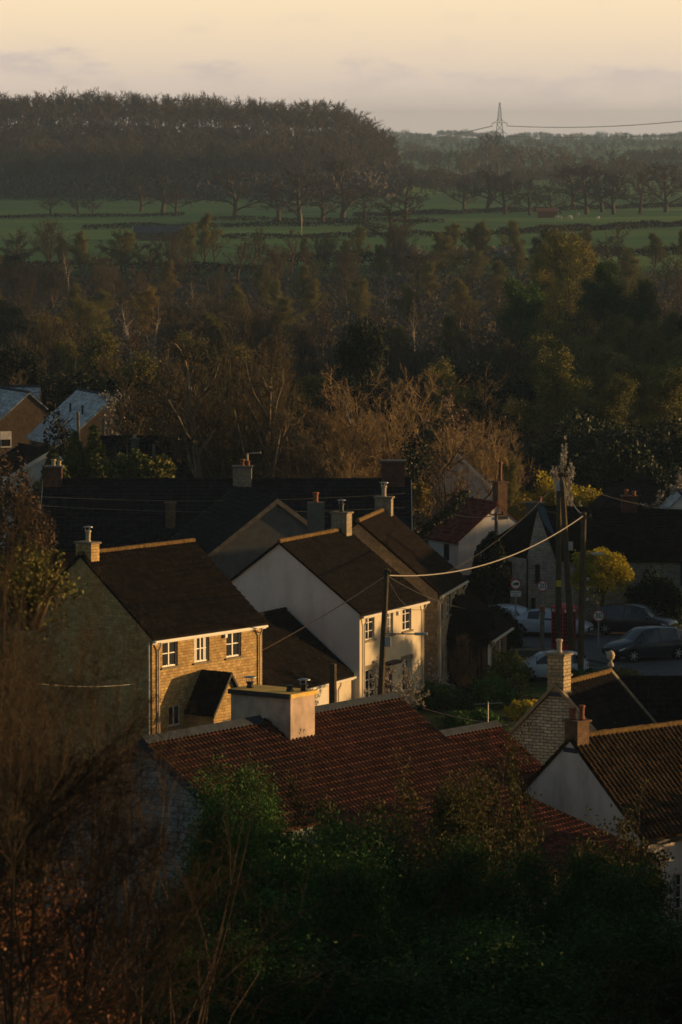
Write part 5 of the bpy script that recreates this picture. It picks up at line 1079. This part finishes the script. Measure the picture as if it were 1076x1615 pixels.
for i, (px, py, w_, h, lb) in enumerate(((690, 284, 26, 7, 'pale blossom thicket below the pylon'), (622, 284, 14, 6, 'small pale blossom thicket at the wood edge'), (860, 272, 30, 5, 'long pale blossom thicket right of the pylon'), (945, 270, 14, 4, 'short pale blossom thicket at the far right hedge'), (640, 410, 8, 3.5, 'white blackthorn thicket at the near middle hedge'), (730, 408, 10, 2.5, 'long white blackthorn patch above the woodland'), (790, 407, 7, 2.5, 'low white blackthorn patch near the golden tree'), (650, 446, 7, 1.8, 'sparse white blossom strip low in the woodland'))):
    p = base_at(px, py); shrub('blossom_thicket', lb, 'thicket', p, w_ * .55, 4, h * .62, 3800, .24 if py > 300 else .5, 'haw' if i not in (1,) else 'tw_grey', 80 + i, stem=False, bumpy=.4)
FT = [(80, 338, 305, 'a small round bare oak at the far left field'), (124, 338, 303, 'second small bare oak from the left in the field'), (146, 338, 312, 'low pale bare tree beside the small left oaks'), (222, 334, 284, 'leftmost bare oak of the clump of three'), (256, 337, 273, 'middle and tallest bare oak of the clump of three'), (277, 337, 291, 'rightmost bare oak of the clump of three'),
      (370, 346, 269, 'big spreading bare oak standing alone in the field'), (440, 350, 285, 'bare oak left end of the centre row'), (474, 356, 268, 'tall bare oak in the centre row'), (508, 352, 280, 'third bare oak in the centre row'), (540, 350, 262, 'tallest bare oak near the right end of the centre row'), (575, 345, 300, 'smallest bare oak of the centre row'),
      (612, 398, 315, 'broad dark bare oak in the middle of the fields'), (640, 350, 285, 'bare oak right of the wood edge'), (732, 334, 283, 'slim bare tree in the upper right field'), (768, 336, 268, 'bare oak left of the orange barn'), (797, 338, 278, 'bare oak above the orange barn'), (836, 340, 288, 'low bare oak left of the barn gap'),
      (872, 342, 295, 'bare tree over the sheep'), (902, 330, 262, 'tall bare tree behind the leaning pale trunk'), (925, 338, 268, 'bare tree with leaning pale trunk in the right field'), (950, 335, 270, 'bare tree right of the leaning pale trunk'), (968, 338, 272, 'upright bare oak in the right field'), (1010, 338, 278, 'bare oak second from the right edge'), (1050, 335, 262, 'large bare oak at the right edge'),
      (785, 272, 214, 'dark bare oak standing under the pylon'), (715, 425, 350, 'olive topped tree at the near edge of the fields'), (762, 428, 348, 'rounded russet tree beside the olive topped tree'), (322, 425, 335, 'pale yellow green tree in front of the barn'), (300, 430, 352, 'small budding tree left of the pale yellow green tree'), (925, 425, 360, 'dome shaped brown tree behind the golden tree'), (960, 425, 368, 'lower dome shaped tree at the right fields edge'), (545, 425, 378, 'low olive tree between the middle hedges'), (480, 425, 375, 'pale olive bush tree near the white post'), (400, 425, 372, 'thin bare tree right of the barn tree'), (30, 430, 365, 'russet tree at the left edge below the fields'), (100, 430, 372, 'golden tree at the left below the fields'), (190, 432, 360, 'brown tree left of the barn'), (235, 432, 380, 'small brown tree below the barn roof')]
for px, by, ty, lb in FT:
    p = base_at(px, by); H = (at_y(px, ty, p.y).z - p.z) * (1.1 if by < 360 else 1); ol = any(w_ in lb for w_ in ('olive', 'yellow', 'golden', 'budding'))
    bd = ol and by > 400
    tree('budding' if bd else 'fieldoak', p, H, lb, 'bud_olive' if ol else 'tw_field', name='budding_tree' if bd else 'oak_tree', sx=1.5 if by < 400 else 1.2)
M['barnroof'] = plain('barn_sheet', (.045, .060, .075), .6, .2, var=.2, scale=.5)
p = base_at(250, 380); t = thing('barn', 'low barn with dark blue grey sheet roof in the left field', 'barn', (p.x, p.y, p.z), R(0)); wB = 75 / F * p.y; hB = at_y(0, 357, p.y).z - p.z
MB().box((-wB / 2, 0, 0), (wB / 2, 14, hB * .55)).build('wall', M['greywood'], t); q = MB(); q.slab([(-wB / 2 - .4, -.5, hB * .52), (wB / 2 + .4, -.5, hB * .52), (wB / 2 + .4, 7, hB), (-wB / 2 - .4, 7, hB)], (0, 0, .12)); q.slab([(-wB / 2 - .4, 14.5, hB * .52), (wB / 2 + .4, 14.5, hB * .52), (wB / 2 + .4, 7.003, hB), (-wB / 2 - .4, 7.003, hB)], (0, 0, .12)); q.build('roof', M['barnroof'], t)
p = base_at(864, 344); t = thing('barn', 'small orange lit barn between the bare oaks', 'barn', (p.x, p.y, p.z)); MB().box((-3, 0, 0), (3, 5, 2)).build('wall', M['terra'], t); MB().slab([(-3.3, -.3, 1.95), (3.3, -.3, 1.95), (3.3, 5.3, 2.9), (-3.3, 5.3, 2.9)], (0, 0, .1)).build('roof', M['terra'], t)
M['fleece'] = plain('fleece', (.62, .58, .50), .95, .1, var=.1)
def sheep(px, py, i):
    p = base_at(px, py); t = thing('sheep', 'white sheep grazing in the bright right field below the oaks', 'sheep', (p.x, p.y, p.z), random.random() * 6, 'sheep grazing in the right field')
    q = MB(); q.tube([(-.5, 0, .62), (-.42, 0, .66), (-.2, 0, .68), (.2, 0, .68), (.42, 0, .68), (.5, 0, .7)], .3, 10); q.tube([(.48, 0, .72), (.66, 0, .60), (.82, 0, .44)], .13, 8, .07)
    for sx in (-.34, .34):
        for sy in (-.14, .14): q.tube([(sx, sy, .5), (sx + .02, sy, .25), (sx, sy, 0)], .05, 6, .035)
    q.build('body', M['fleece'], t, smooth=True)
for i, (px, py) in enumerate(((878, 345), (884, 347), (899, 345), (901, 347), (911, 341), (868, 343), (943, 346))): sheep(px, py, i)
for px, py, ty, lb in ((476, 375, 338, 'tall thin white post in the middle field'), (862, 262, 250, 'tiny white post below the far hedge')):
    p = base_at(px, py); H = at_y(px, ty, p.y).z - p.z; o = MB().tube([(0, 0, 0), (0, 0, H)], .11, 6).build('marker_post', M['buff']); o.location = p; tag(o, lb, 'post')

# --- the big wood on the left hill, built from light trees merged (stuff)
def lowtree(seed, H=20, n1=16, n2=5, n3=3, r=.3, tw=.075):
    rd = random.Random(seed); s = []; p = Vector((0, 0, 0)); pts = [p]; d = Vector((rd.gauss(0, .03), rd.gauss(0, .03), 1))
    for i in range(5): d = (d + Vector((rd.gauss(0, .05), rd.gauss(0, .05), 0))).normalized(); pts.append(pts[-1] + d * H * .17)
    for i in range(5): s.append((pts[i], pts[i + 1], r * (1 - .13 * i), r * (1 - .13 * (i + 1))))
    for i in range(n1):
        f = .45 + .55 * (i + rd.random()) / n1; q = pts[min(4, int(f * 5))].lerp(pts[min(5, int(f * 5) + 1)], f * 5 % 1 if f < 1 else 1); a = rd.random() * 6.28; aa = R(rd.uniform(18, 78)); dd = Vector((math.cos(a) * math.sin(aa), math.sin(a) * math.sin(aa), math.cos(aa))); L1 = H * rd.uniform(.16, .30); e1 = q + dd * L1; s.append((q, e1, .14, .08))
        for j in range(n2):
            g1 = q.lerp(e1, rd.uniform(.3, 1)); d2 = (dd + Vector((rd.gauss(0, .5), rd.gauss(0, .5), rd.gauss(.2, .3)))).normalized(); e2 = g1 + d2 * L1 * rd.uniform(.35, .6); s.append((g1, e2, .09, .05))
            for _ in range(n3): g2 = g1.lerp(e2, rd.uniform(.3, 1)); d3 = (d2 + Vector((rd.gauss(0, .6), rd.gauss(0, .6), rd.gauss(.2, .3)))).normalized(); s.append((g2, g2 + d3 * L1 * rd.uniform(.25, .4), tw, tw * .5))
    q = Segs()
    for a in s: q.add(*a)
    me = q.mesh('tmp', 3); V_ = np.zeros(len(me.vertices) * 3, np.float32); me.vertices.foreach_get('co', V_); F_ = np.zeros(len(me.loops), np.int32); me.loops.foreach_get('vertex_index', F_); bpy.data.meshes.remove(me); return V_.reshape(-1, 3), F_.reshape(-1, 4)
LT = [lowtree(300 + i) for i in range(6)]
def merge(spots, name, mat, src=LT):
    VV = []; FF = []; b0 = 0; g_ = np.random.default_rng(len(spots))
    for x, y, z, H in spots:
        V_, F_ = src[g_.integers(len(src))]; a = g_.random() * 6.28; s = H / 20; c_, s_ = math.cos(a) * s * 1.1, math.sin(a) * s * 1.1
        W_ = np.stack([V_[:, 0] * c_ - V_[:, 1] * s_ + x, V_[:, 0] * s_ + V_[:, 1] * c_ + y, V_[:, 2] * s + z - .3], 1); VV.append(W_); FF.append(F_ + b0); b0 += len(V_)
    return link(name, mesh_np(name, np.concatenate(VV), np.concatenate(FF), mat))
rd = random.Random(21); spots = []; Y = 1705
M['tw_wood'] = leaf_mat('wood_twigs', (.042, .035, .029), (.125, .095, .066), .95, .02)
while Y < 2190:
    xl = -.0769 * Y - 12; xe = 22 if Y > 1850 else 22 - (1850 - Y) * .15; x = xl
    while x < xe + rd.uniform(-4, 6):
        H = rd.uniform(15.5, 22) * (.94 if x > 0 else 1); spots.append((x, Y + rd.uniform(-6, 6), gh(x, Y), H)); x += rd.uniform(4.5, 8.5) * (1.3 if 1760 < Y < 2050 else 1)
    Y += 17 if (Y < 1770 or Y > 2080) else 30
tag(merge(spots, 'hill_wood', M['tw_wood']), 'dense leafless wood covering the hill at the left', 'wood', kind='stuff')
n = 26000; g_ = np.random.default_rng(9); yy = g_.uniform(1700, 2110, n); xx = -.0769 * yy - 12 + g_.random(n) * (.0769 * yy + 12 + 24); zz = np.array([gh(a, b) for a, b in zip(xx, yy)]) + g_.random(n) * 7
V_, F_ = leaves(np.stack([xx, yy, zz], 1), 1, .3, 1.1, 6); tag(link('wood_undergrowth', mesh_np('wood_undergrowth', V_, F_, M['tw_wood'])), 'dark thicket between the trunks of the hill wood', 'undergrowth', kind='stuff')
# distant woods and hedgerow trees to the right, band after band
M['tw_far'] = leaf_mat('far_twigs', (.07, .06, .045), (.14, .10, .06), .95, .01); M['tw_green'] = leaf_mat('far_evergreen', (.025, .032, .018), (.06, .06, .03), .95, .01)
LF = [lowtree(400 + i, n1=16, n2=4, n3=2, tw=.24, r=.4) for i in range(4)]
for bi, (Y, hh, dens, x0p, mt) in enumerate(((1800, 6, 3, 612, 'tw_hedge'), (1930, 8, 4, 610, 'tw_brown'), (2100, 9, 4.5, 600, 'tw_far'), (2350, 11, 5, 600, 'tw_far'), (2700, 13, 5.5, 590, 'tw_far'), (3100, 14, 6, 560, 'tw_green'), (3700, 15, 7, 560, 'tw_far'), (4500, 15, 8, 500, 'tw_green'), (5500, 15, 6, 500, 'tw_far'), (6400, 15, 5, 450, 'tw_green'), (7200, 15, 4.5, 400, 'tw_far'), (8050, 16, 3.5, 350, 'tw_green'))):
    sp_ = []; x = (x0p - CX) / F * Y; xr = (1120 - CX) / F * Y
    while x < xr:
        if rd.random() < .85:
            for r_ in range(3): y = Y + rd.uniform(-40, 90); sp_.append((x, y, gh(x, y), hh * (1 if Y < 3000 else .72) * rd.uniform(.5, 1.1) * (1 + .30 * math.sin(x * .045 + bi) + .15 * math.sin(x * .13 + 2 * bi))))
        x += dens * rd.uniform(.5, 1.1)
    tag(merge(sp_, 'distant_wood', M[mt], LF), ('low dark thicket at the foot of the hill wood', 'brown wood edge just beyond the upper right field', 'bare tree belt behind the pale blossom thickets', 'third tree belt, crossing under the pylon', 'dark tree belt right of the pylon base', 'hazy brown tree belt behind the pylon', 'hazy tree belt on the slope below the skyline', 'second faint belt below the skyline', 'hazy tree belt low under the power lines', 'pale tree belt near the horizon', 'faint tree belt on the horizon', 'faintest treeline on the far ridge')[bi], 'wood', kind='stuff')
# pylon and its lines
M['pylon'] = plain('pylon_steel', (.16, .16, .16), .7, .3, .3, var=.1)
p = at_y(788, 240, 3900); p.z = gh(p.x, p.y); top = at_y(788, 162, 3900).z; HP = top - p.z; t = thing('pylon', 'lattice electricity pylon standing on the horizon', 'pylon', tuple(p)); q = MB(); r_ = .28
lv = [0, .18, .34, .48, .60, .70, .79, .87, .94, 1.0]; hwid = lambda f: max(.35, 5.0 * (1 - f) ** 1.15 + .5)
for a, b_ in zip(lv, lv[1:]):
    w0_, w1_ = hwid(a), hwid(b_); c0_ = [(-w0_, -w0_), (w0_, -w0_), (w0_, w0_), (-w0_, w0_)]; c1_ = [(-w1_, -w1_), (w1_, -w1_), (w1_, w1_), (-w1_, w1_)]
    for i in range(4):
        j = (i + 1) % 4; q.tube([(*c0_[i], a * HP), (*c1_[i], b_ * HP)], r_, 4); q.tube([(*c0_[i], a * HP), (*c1_[j], b_ * HP)], r_ * .6, 4); q.tube([(*c0_[j], a * HP), (*c1_[i], b_ * HP)], r_ * .6, 4); q.tube([(*c1_[i], b_ * HP), (*c1_[j], b_ * HP)], r_ * .6, 4)
q.build('lattice', M['pylon'], t)
for f, w_ in ((.64, 6.5), (.46, 5.8), (.93, 0)):
    if not w_: continue
    for s in (-1, 1):
        q = MB(); q.tube([(0, 0, f * HP), (s * w_, 0, f * HP - .6)], .25, 4); q.tube([(0, 0, f * HP + 3), (s * w_, 0, f * HP - .6)], .2, 4); q.build('cross_arm', M['pylon'], t)
        MB().tube([(s * w_, 0, f * HP - .6), (s * w_, 0, f * HP - 3)], .22, 5).build('insulator', M['pylon'], t)
def span(label, a, b, sag, r): 
    n = 30; pts = [a.lerp(b, i / n) - Vector((0, 0, 4 * sag * (i / n) * (1 - i / n))) - a for i in range(n + 1)]; o = MB().tube(pts, r, 5).build('power_line', M['pylon']); o.location = a; tag(o, label, 'power line')
ar = Vector((p.x, p.y, p.z + .64 * HP - 3)); 
span('upper power line running right from the pylon arm', ar + Vector((6.5, 0, 0)), at_y(1180, 178, 3500), 5, .30); span('lower power line running right from the pylon', ar + Vector((5.8, 0, -9)), at_y(1180, 205, 3600), 3, .2)
span('power line running left from the pylon into the haze', ar + Vector((-6.5, 0, 0)), at_y(560, 230, 5200), 4, .34); span('faint second power line left of the pylon', ar + Vector((-5.8, 0, -9)), at_y(600, 238, 5200), 3, .22)

# ------------------------------------------------------------------ foreground
rdf = random.Random(5)
proto_bare('fore', 3, H=9, r=.05, first=.16, limbs=12, ang=(18, 60), subs=(7, 6, 4), lf=(.46, .42, .42, .5), up=.22, wig=.15, multi=4, twr=.004)
proto_bare('arching', 2, H=6, r=.035, first=.1, limbs=5, ang=(25, 60), subs=(6, 4), lf=(.6, .42, .42, .5), up=-.1, wig=.12, multi=5, twr=.005)
M['fore_tw'] = leaf_mat('reddish_twigs', (.030, .023, .014), (.100, .070, .038), .8, 2.0); M['fore_dark'] = leaf_mat('dark_twigs', (.012, .009, .007), (.035, .024, .015), .85, 2.0)
for i, (px, top, Y, H, sx, lb, mt) in enumerate(((-60, 720, 44, 9, .62, 'reddish out of focus bare shrub filling the left edge, tallest stems', 'fore_tw'), (40, 900, 47, 8, .62, 'reddish bare shrub over the stone house gable', 'fore_tw'), (130, 985, 50, 7, .8, 'reddish bare shrub whose twigs reach the stone house corner', 'fore_tw'), (20, 985, 42, 7, .7, 'reddish bare shrub low against the left edge', 'fore_tw'), (205, 1120, 52, 7, .75, 'brown bare shrub in front of the stone house base', 'fore_tw'), (270, 1215, 60, 7, .9, 'dark tangled shrub before the grey stone gable', 'fore_dark'),
 (180, 1330, 43, 3.5, 1.0, 'low dark arching twigs above the copper leaves', 'fore_dark'))):
    p = at_y(px, top, Y); H = max(2.5, p.z - gh(p.x, Y)) / .93; o = tree('fore' if mt == 'fore_tw' else 'arching', (p.x, Y, p.z - H * .93), H, lb, mt, name='bare_shrub', cat='shrub', sx=sx, idx=i % (3 if mt == 'fore_tw' else 2))
proto_bare('sweeping', 3, H=6, r=.040, first=.10, limbs=13, ang=(12, 42), subs=(7, 5, 3), lf=(.50, .45, .45, .5), up=.10, wig=.10, multi=2, twr=.0045)
for i, (px, py, Y, H, ln, lb) in enumerate(((-170, 1530, 42, 3.7, 50, 'upper dark branch sweeping right from the left edge'), (-140, 1660, 44, 4.0, 46, 'middle dark branch sweeping right over the copper leaves'), (-60, 1780, 41, 3.7, 38, 'lower dark branch rising from the bottom left corner'), (30, 1820, 46, 3.9, 30, 'dark branch rising across the grey stone gable'), (-190, 1380, 45, 3.4, 44, 'highest dark branch sweeping in from the left edge'))):
    p = at_y(px, py, Y); tree('sweeping', tuple(p), H, lb, 'fore_dark', name='sweeping_branch', cat='branch', sx=.85, idx=i % 3, rz=0, lean=R(ln))
shrub('budding_shrub', 'blurred yellow green shrub on the left edge beside the terrace', 'shrub', at_y(48, 930, 56) - Vector((0, 0, .3)), .62, .7, .62, 2600, .028, 'bud_olive', 71, bumpy=.4, shell=.2)
proto_leafy('foreleaf', 3, 9, .20, .036, H=9, r=.14, first=.05, limbs=16, ang=(25, 70), subs=(8, 6, 4), lf=(.46, .42, .42, .5), up=.35, wig=.18, multi=2, twr=.008)
for i, (px, top, Y, H, sx, lb, mt) in enumerate(((432, 1225, 98, 9, .62, 'green leafy tree in the centre foreground over the red tiles', 'deep_green'), (560, 1345, 90, 8, 1.1, 'bright green leafy bush low in the centre foreground', 'deep_green'), (345, 1290, 88, 8, .55, 'dark twiggy bush left of the centre foreground tree', 'deep_green'),
        (690, 1225, 104, 10, .4, 'olive budding tree over the right end of the red roof', 'fore_olive'), (815, 1400, 94, 9, 1.0, 'dark leafy tree in the right foreground', 'deep_green'), (670, 1395, 95, 9, 1.0, 'dark leafy tree between centre and right foreground', 'deep_green'), (935, 1430, 90, 8, 1.2, 'dark leafy bush low at the right foreground', 'deep_green'),
        (1050, 1450, 86, 8, 1.0, 'leafy bush at the bottom right edge', 'fore_olive'), (460, 1440, 78, 7, 1.4, 'dark bush at the bottom centre', 'deep_green'), (720, 1480, 78, 7, 1.4, 'dark bush at the bottom right of centre', 'deep_green'), (920, 1520, 76, 7, 1.4, 'dark bush at the bottom right', 'deep_green'), (350, 1500, 74, 6, 1.0, 'dark bush at the bottom left of centre', 'deep_green'), (505, 1285, 96, 8, .75, 'dark green bush rising under the red eave in the centre', 'deep_green'), (590, 1310, 94, 8, .85, 'dark green bush right of the one under the red eave', 'deep_green'), (760, 1350, 92, 8, .9, 'dark green bush below the lean-to roof', 'deep_green'), (420, 1330, 84, 8, .9, 'dark green bush before the grey stone gable foot', 'deep_green'), (900, 1385, 90, 8, .9, 'dark green bush at the right foot of the lean-to roof', 'deep_green'))):
    p = at_y(px, top, Y); Hn = max(H, p.z - gh(p.x, Y) + .2); tree('foreleaf', (p.x, Y, p.z - Hn * .97), Hn, lb, mt, name='leafy_tree' if H > 8 else 'leafy_bush', cat='tree' if H > 8 else 'bush', sx=sx * 1.3 * H / Hn, idx=i % 3)
proto_leafy('sprays', 2, 3, .10, .045, H=9, r=.06, first=.25, limbs=12, ang=(30, 65), subs=(6, 5, 3), lf=(.36, .42, .42, .5), up=.3, wig=.2, multi=1, twr=.006)
for i, (px, top, Y, sx, lb) in enumerate(((775, 1125, 106, .45, 'slender olive sapling rising past the lower red roof'), (960, 1265, 102, .9, 'loose leafy sprays before the white gable'), (600, 1200, 108, .8, 'thin olive sprays over the middle of the red roof'), (395, 1250, 100, .8, 'thin leafy sprays left of the centre foreground tree'), (520, 1270, 98, 1.0, 'loose leafy sprays right of the centre foreground tree'), (740, 1200, 101, .9, 'loose olive sprays around the slender sapling'), (660, 1290, 97, 1.1, 'loose leafy sprays low over the red roof'), (890, 1370, 97, 1.1, 'loose leafy sprays at the foot of the lean-to roof'), (1030, 1300, 100, .9, 'loose leafy sprays at the right edge before the drainpipe'), (480, 1190, 103, .4, 'single leafy spray reaching up to the rendered chimney'), (860, 1290, 104, .9, 'airy leafy sprays over the lean-to roof'))):
    p = at_y(px, top, Y); Hn = p.z - gh(p.x, Y) + .2; tree('sprays', gz(p.x, Y), Hn, lb, 'fore_olive', name='sapling', cat='sapling', sx=sx, idx=i % 2)
# copper leaf hedge at the lower left
n = 34000; g_ = np.random.default_rng(31); yy = g_.uniform(36, 64, n); xx = -5.4 + 4.6 * g_.random(n); cl_ = np.sin(xx * 5.1) * np.cos(yy * 1.7) + np.sin(xx * 2.3 + yy)
keep = cl_ + g_.normal(0, .5, n) > -.1; xx = xx[keep]; yy = yy[keep]; zz = np.array([gh(a, b) for a, b in zip(xx, yy)]) + g_.random(len(xx)) ** 1.5 * 1.1
V_, F_ = leaves(np.stack([xx + 3, yy - 50, zz - 17], 1), 1, .03, .030, 8); o = link('copper_hedge', mesh_np('copper_hedge', V_, F_, M['copper'])); o.location = (-3, 50, 17); tag(o, 'low copper leaved beech growth glowing in the lower left corner', 'hedge')
for i, (px, py, w_, h) in enumerate(((12, 812, 1.6, 3.4), (48, 822, 1.4, 3.0))):
    p = at_y(px, py, 236); shrub('bare_bush', ('brown twiggy bush below the white bay house, left edge', 'brown twiggy bush below the white bay house, beside the terrace')[i], 'bush', (p.x, 236, 0), w_, 1.2, (at_y(0, 750 + i * 12, 236).z) / 1.42, 6000, .11, 'tw_russet', 90 + i)
# added trees out of view on the right, placed to throw long evening shade
for i, (x, y, H) in enumerate(((34, 226, 8), (33, 221, 8), (37, 231, 8), (38, 236, 8.5), (36, 246, 9), (40, 257, 7), (32, 217, 7.5), (30, 209, 6.5),  (18, 84, 14), (19, 92, 13), (20, 100, 12), (17, 75, 15))):
    tree('leafy', gz(x, y), H, 'added evergreen shade tree outside the picture on the right', 'evergreen', name='evergreen_tree', group='added shade evergreens outside the picture on the right', sx=1.3)

for i, (x, y, H) in enumerate(((9, 40, 8.5), (10, 46, 8.5), (11, 53, 8.5), (12, 60, 8))):  # added unseen trees that keep the left foreground shrubs in broken shade
    tree('budding', gz(x, y), H, 'added thin leafed shade tree outside the picture on the near right', 'bud_olive', name='budding_tree', group='added shade trees outside the picture on the near right', sx=1.5)

shrub('added_shade_hedge', 'added dense evergreen shade hedge outside the picture right of the white gabled house', 'hedge', (20.5, 147, 0), 3.2, 6.0, 3.4, 9000, .22, 'evergreen', 95)  # added unseen hedge, placed to shade the white gabled house front
shrub('added_shade_hedge', 'added dense evergreen shade hedge outside the picture right of the nearest house', 'hedge', (16.5, 136, 0), 3.0, 5.0, 4.6, 9000, .22, 'evergreen', 96)  # added unseen hedge, placed to shade the nearest house's front wall
for i, (x, y) in enumerate(((31, 214),)): tree('budding', gz(x, y), 7.5, 'added thin shade tree outside the picture on the right', 'bud_olive', name='budding_tree', group='added thin shade trees outside the picture', sx=1.4)  # added unseen tree, placed to half shade the cream house front
# things of one label get their place in the row, left to right
from collections import defaultdict
same = defaultdict(list)
for o in S.objects:
    if 'label' in o and 'group' in o and o.parent is None: same[o['label']].append(o)
ORD = ('first', 'second', 'third', 'fourth', 'fifth', 'sixth', 'seventh', 'eighth', 'ninth', 'tenth', 'eleventh', 'twelfth', 'thirteenth', 'fourteenth', 'fifteenth')
for l_, os_ in same.items():
    if 1 < len(os_) <= 15:
        for i, o in enumerate(sorted(os_, key=lambda o: o.location.x / max(1, o.location.y))): o['label'] = l_ + ', %s from left' % ORD[i]

# ------------------------------------------------------------------ haze
hz, nt, b = base_mat('haze'); nt.nodes.clear(); pv = nt.nodes.new('ShaderNodeVolumePrincipled'); pv.inputs['Color'].default_value = (.42, .63, .96, 1); pv.inputs['Density'].default_value = .00009; pv.inputs['Anisotropy'].default_value = .2
ou = nt.nodes.new('ShaderNodeOutputMaterial'); nt.links.new(pv.outputs[0], ou.inputs['Volume'])
o = MB().box((-2100, -125, -6), (2100, 8650, 62)).build('haze', hz); tag(o, 'thin evening haze lying over the valley', 'haze', kind='stuff')
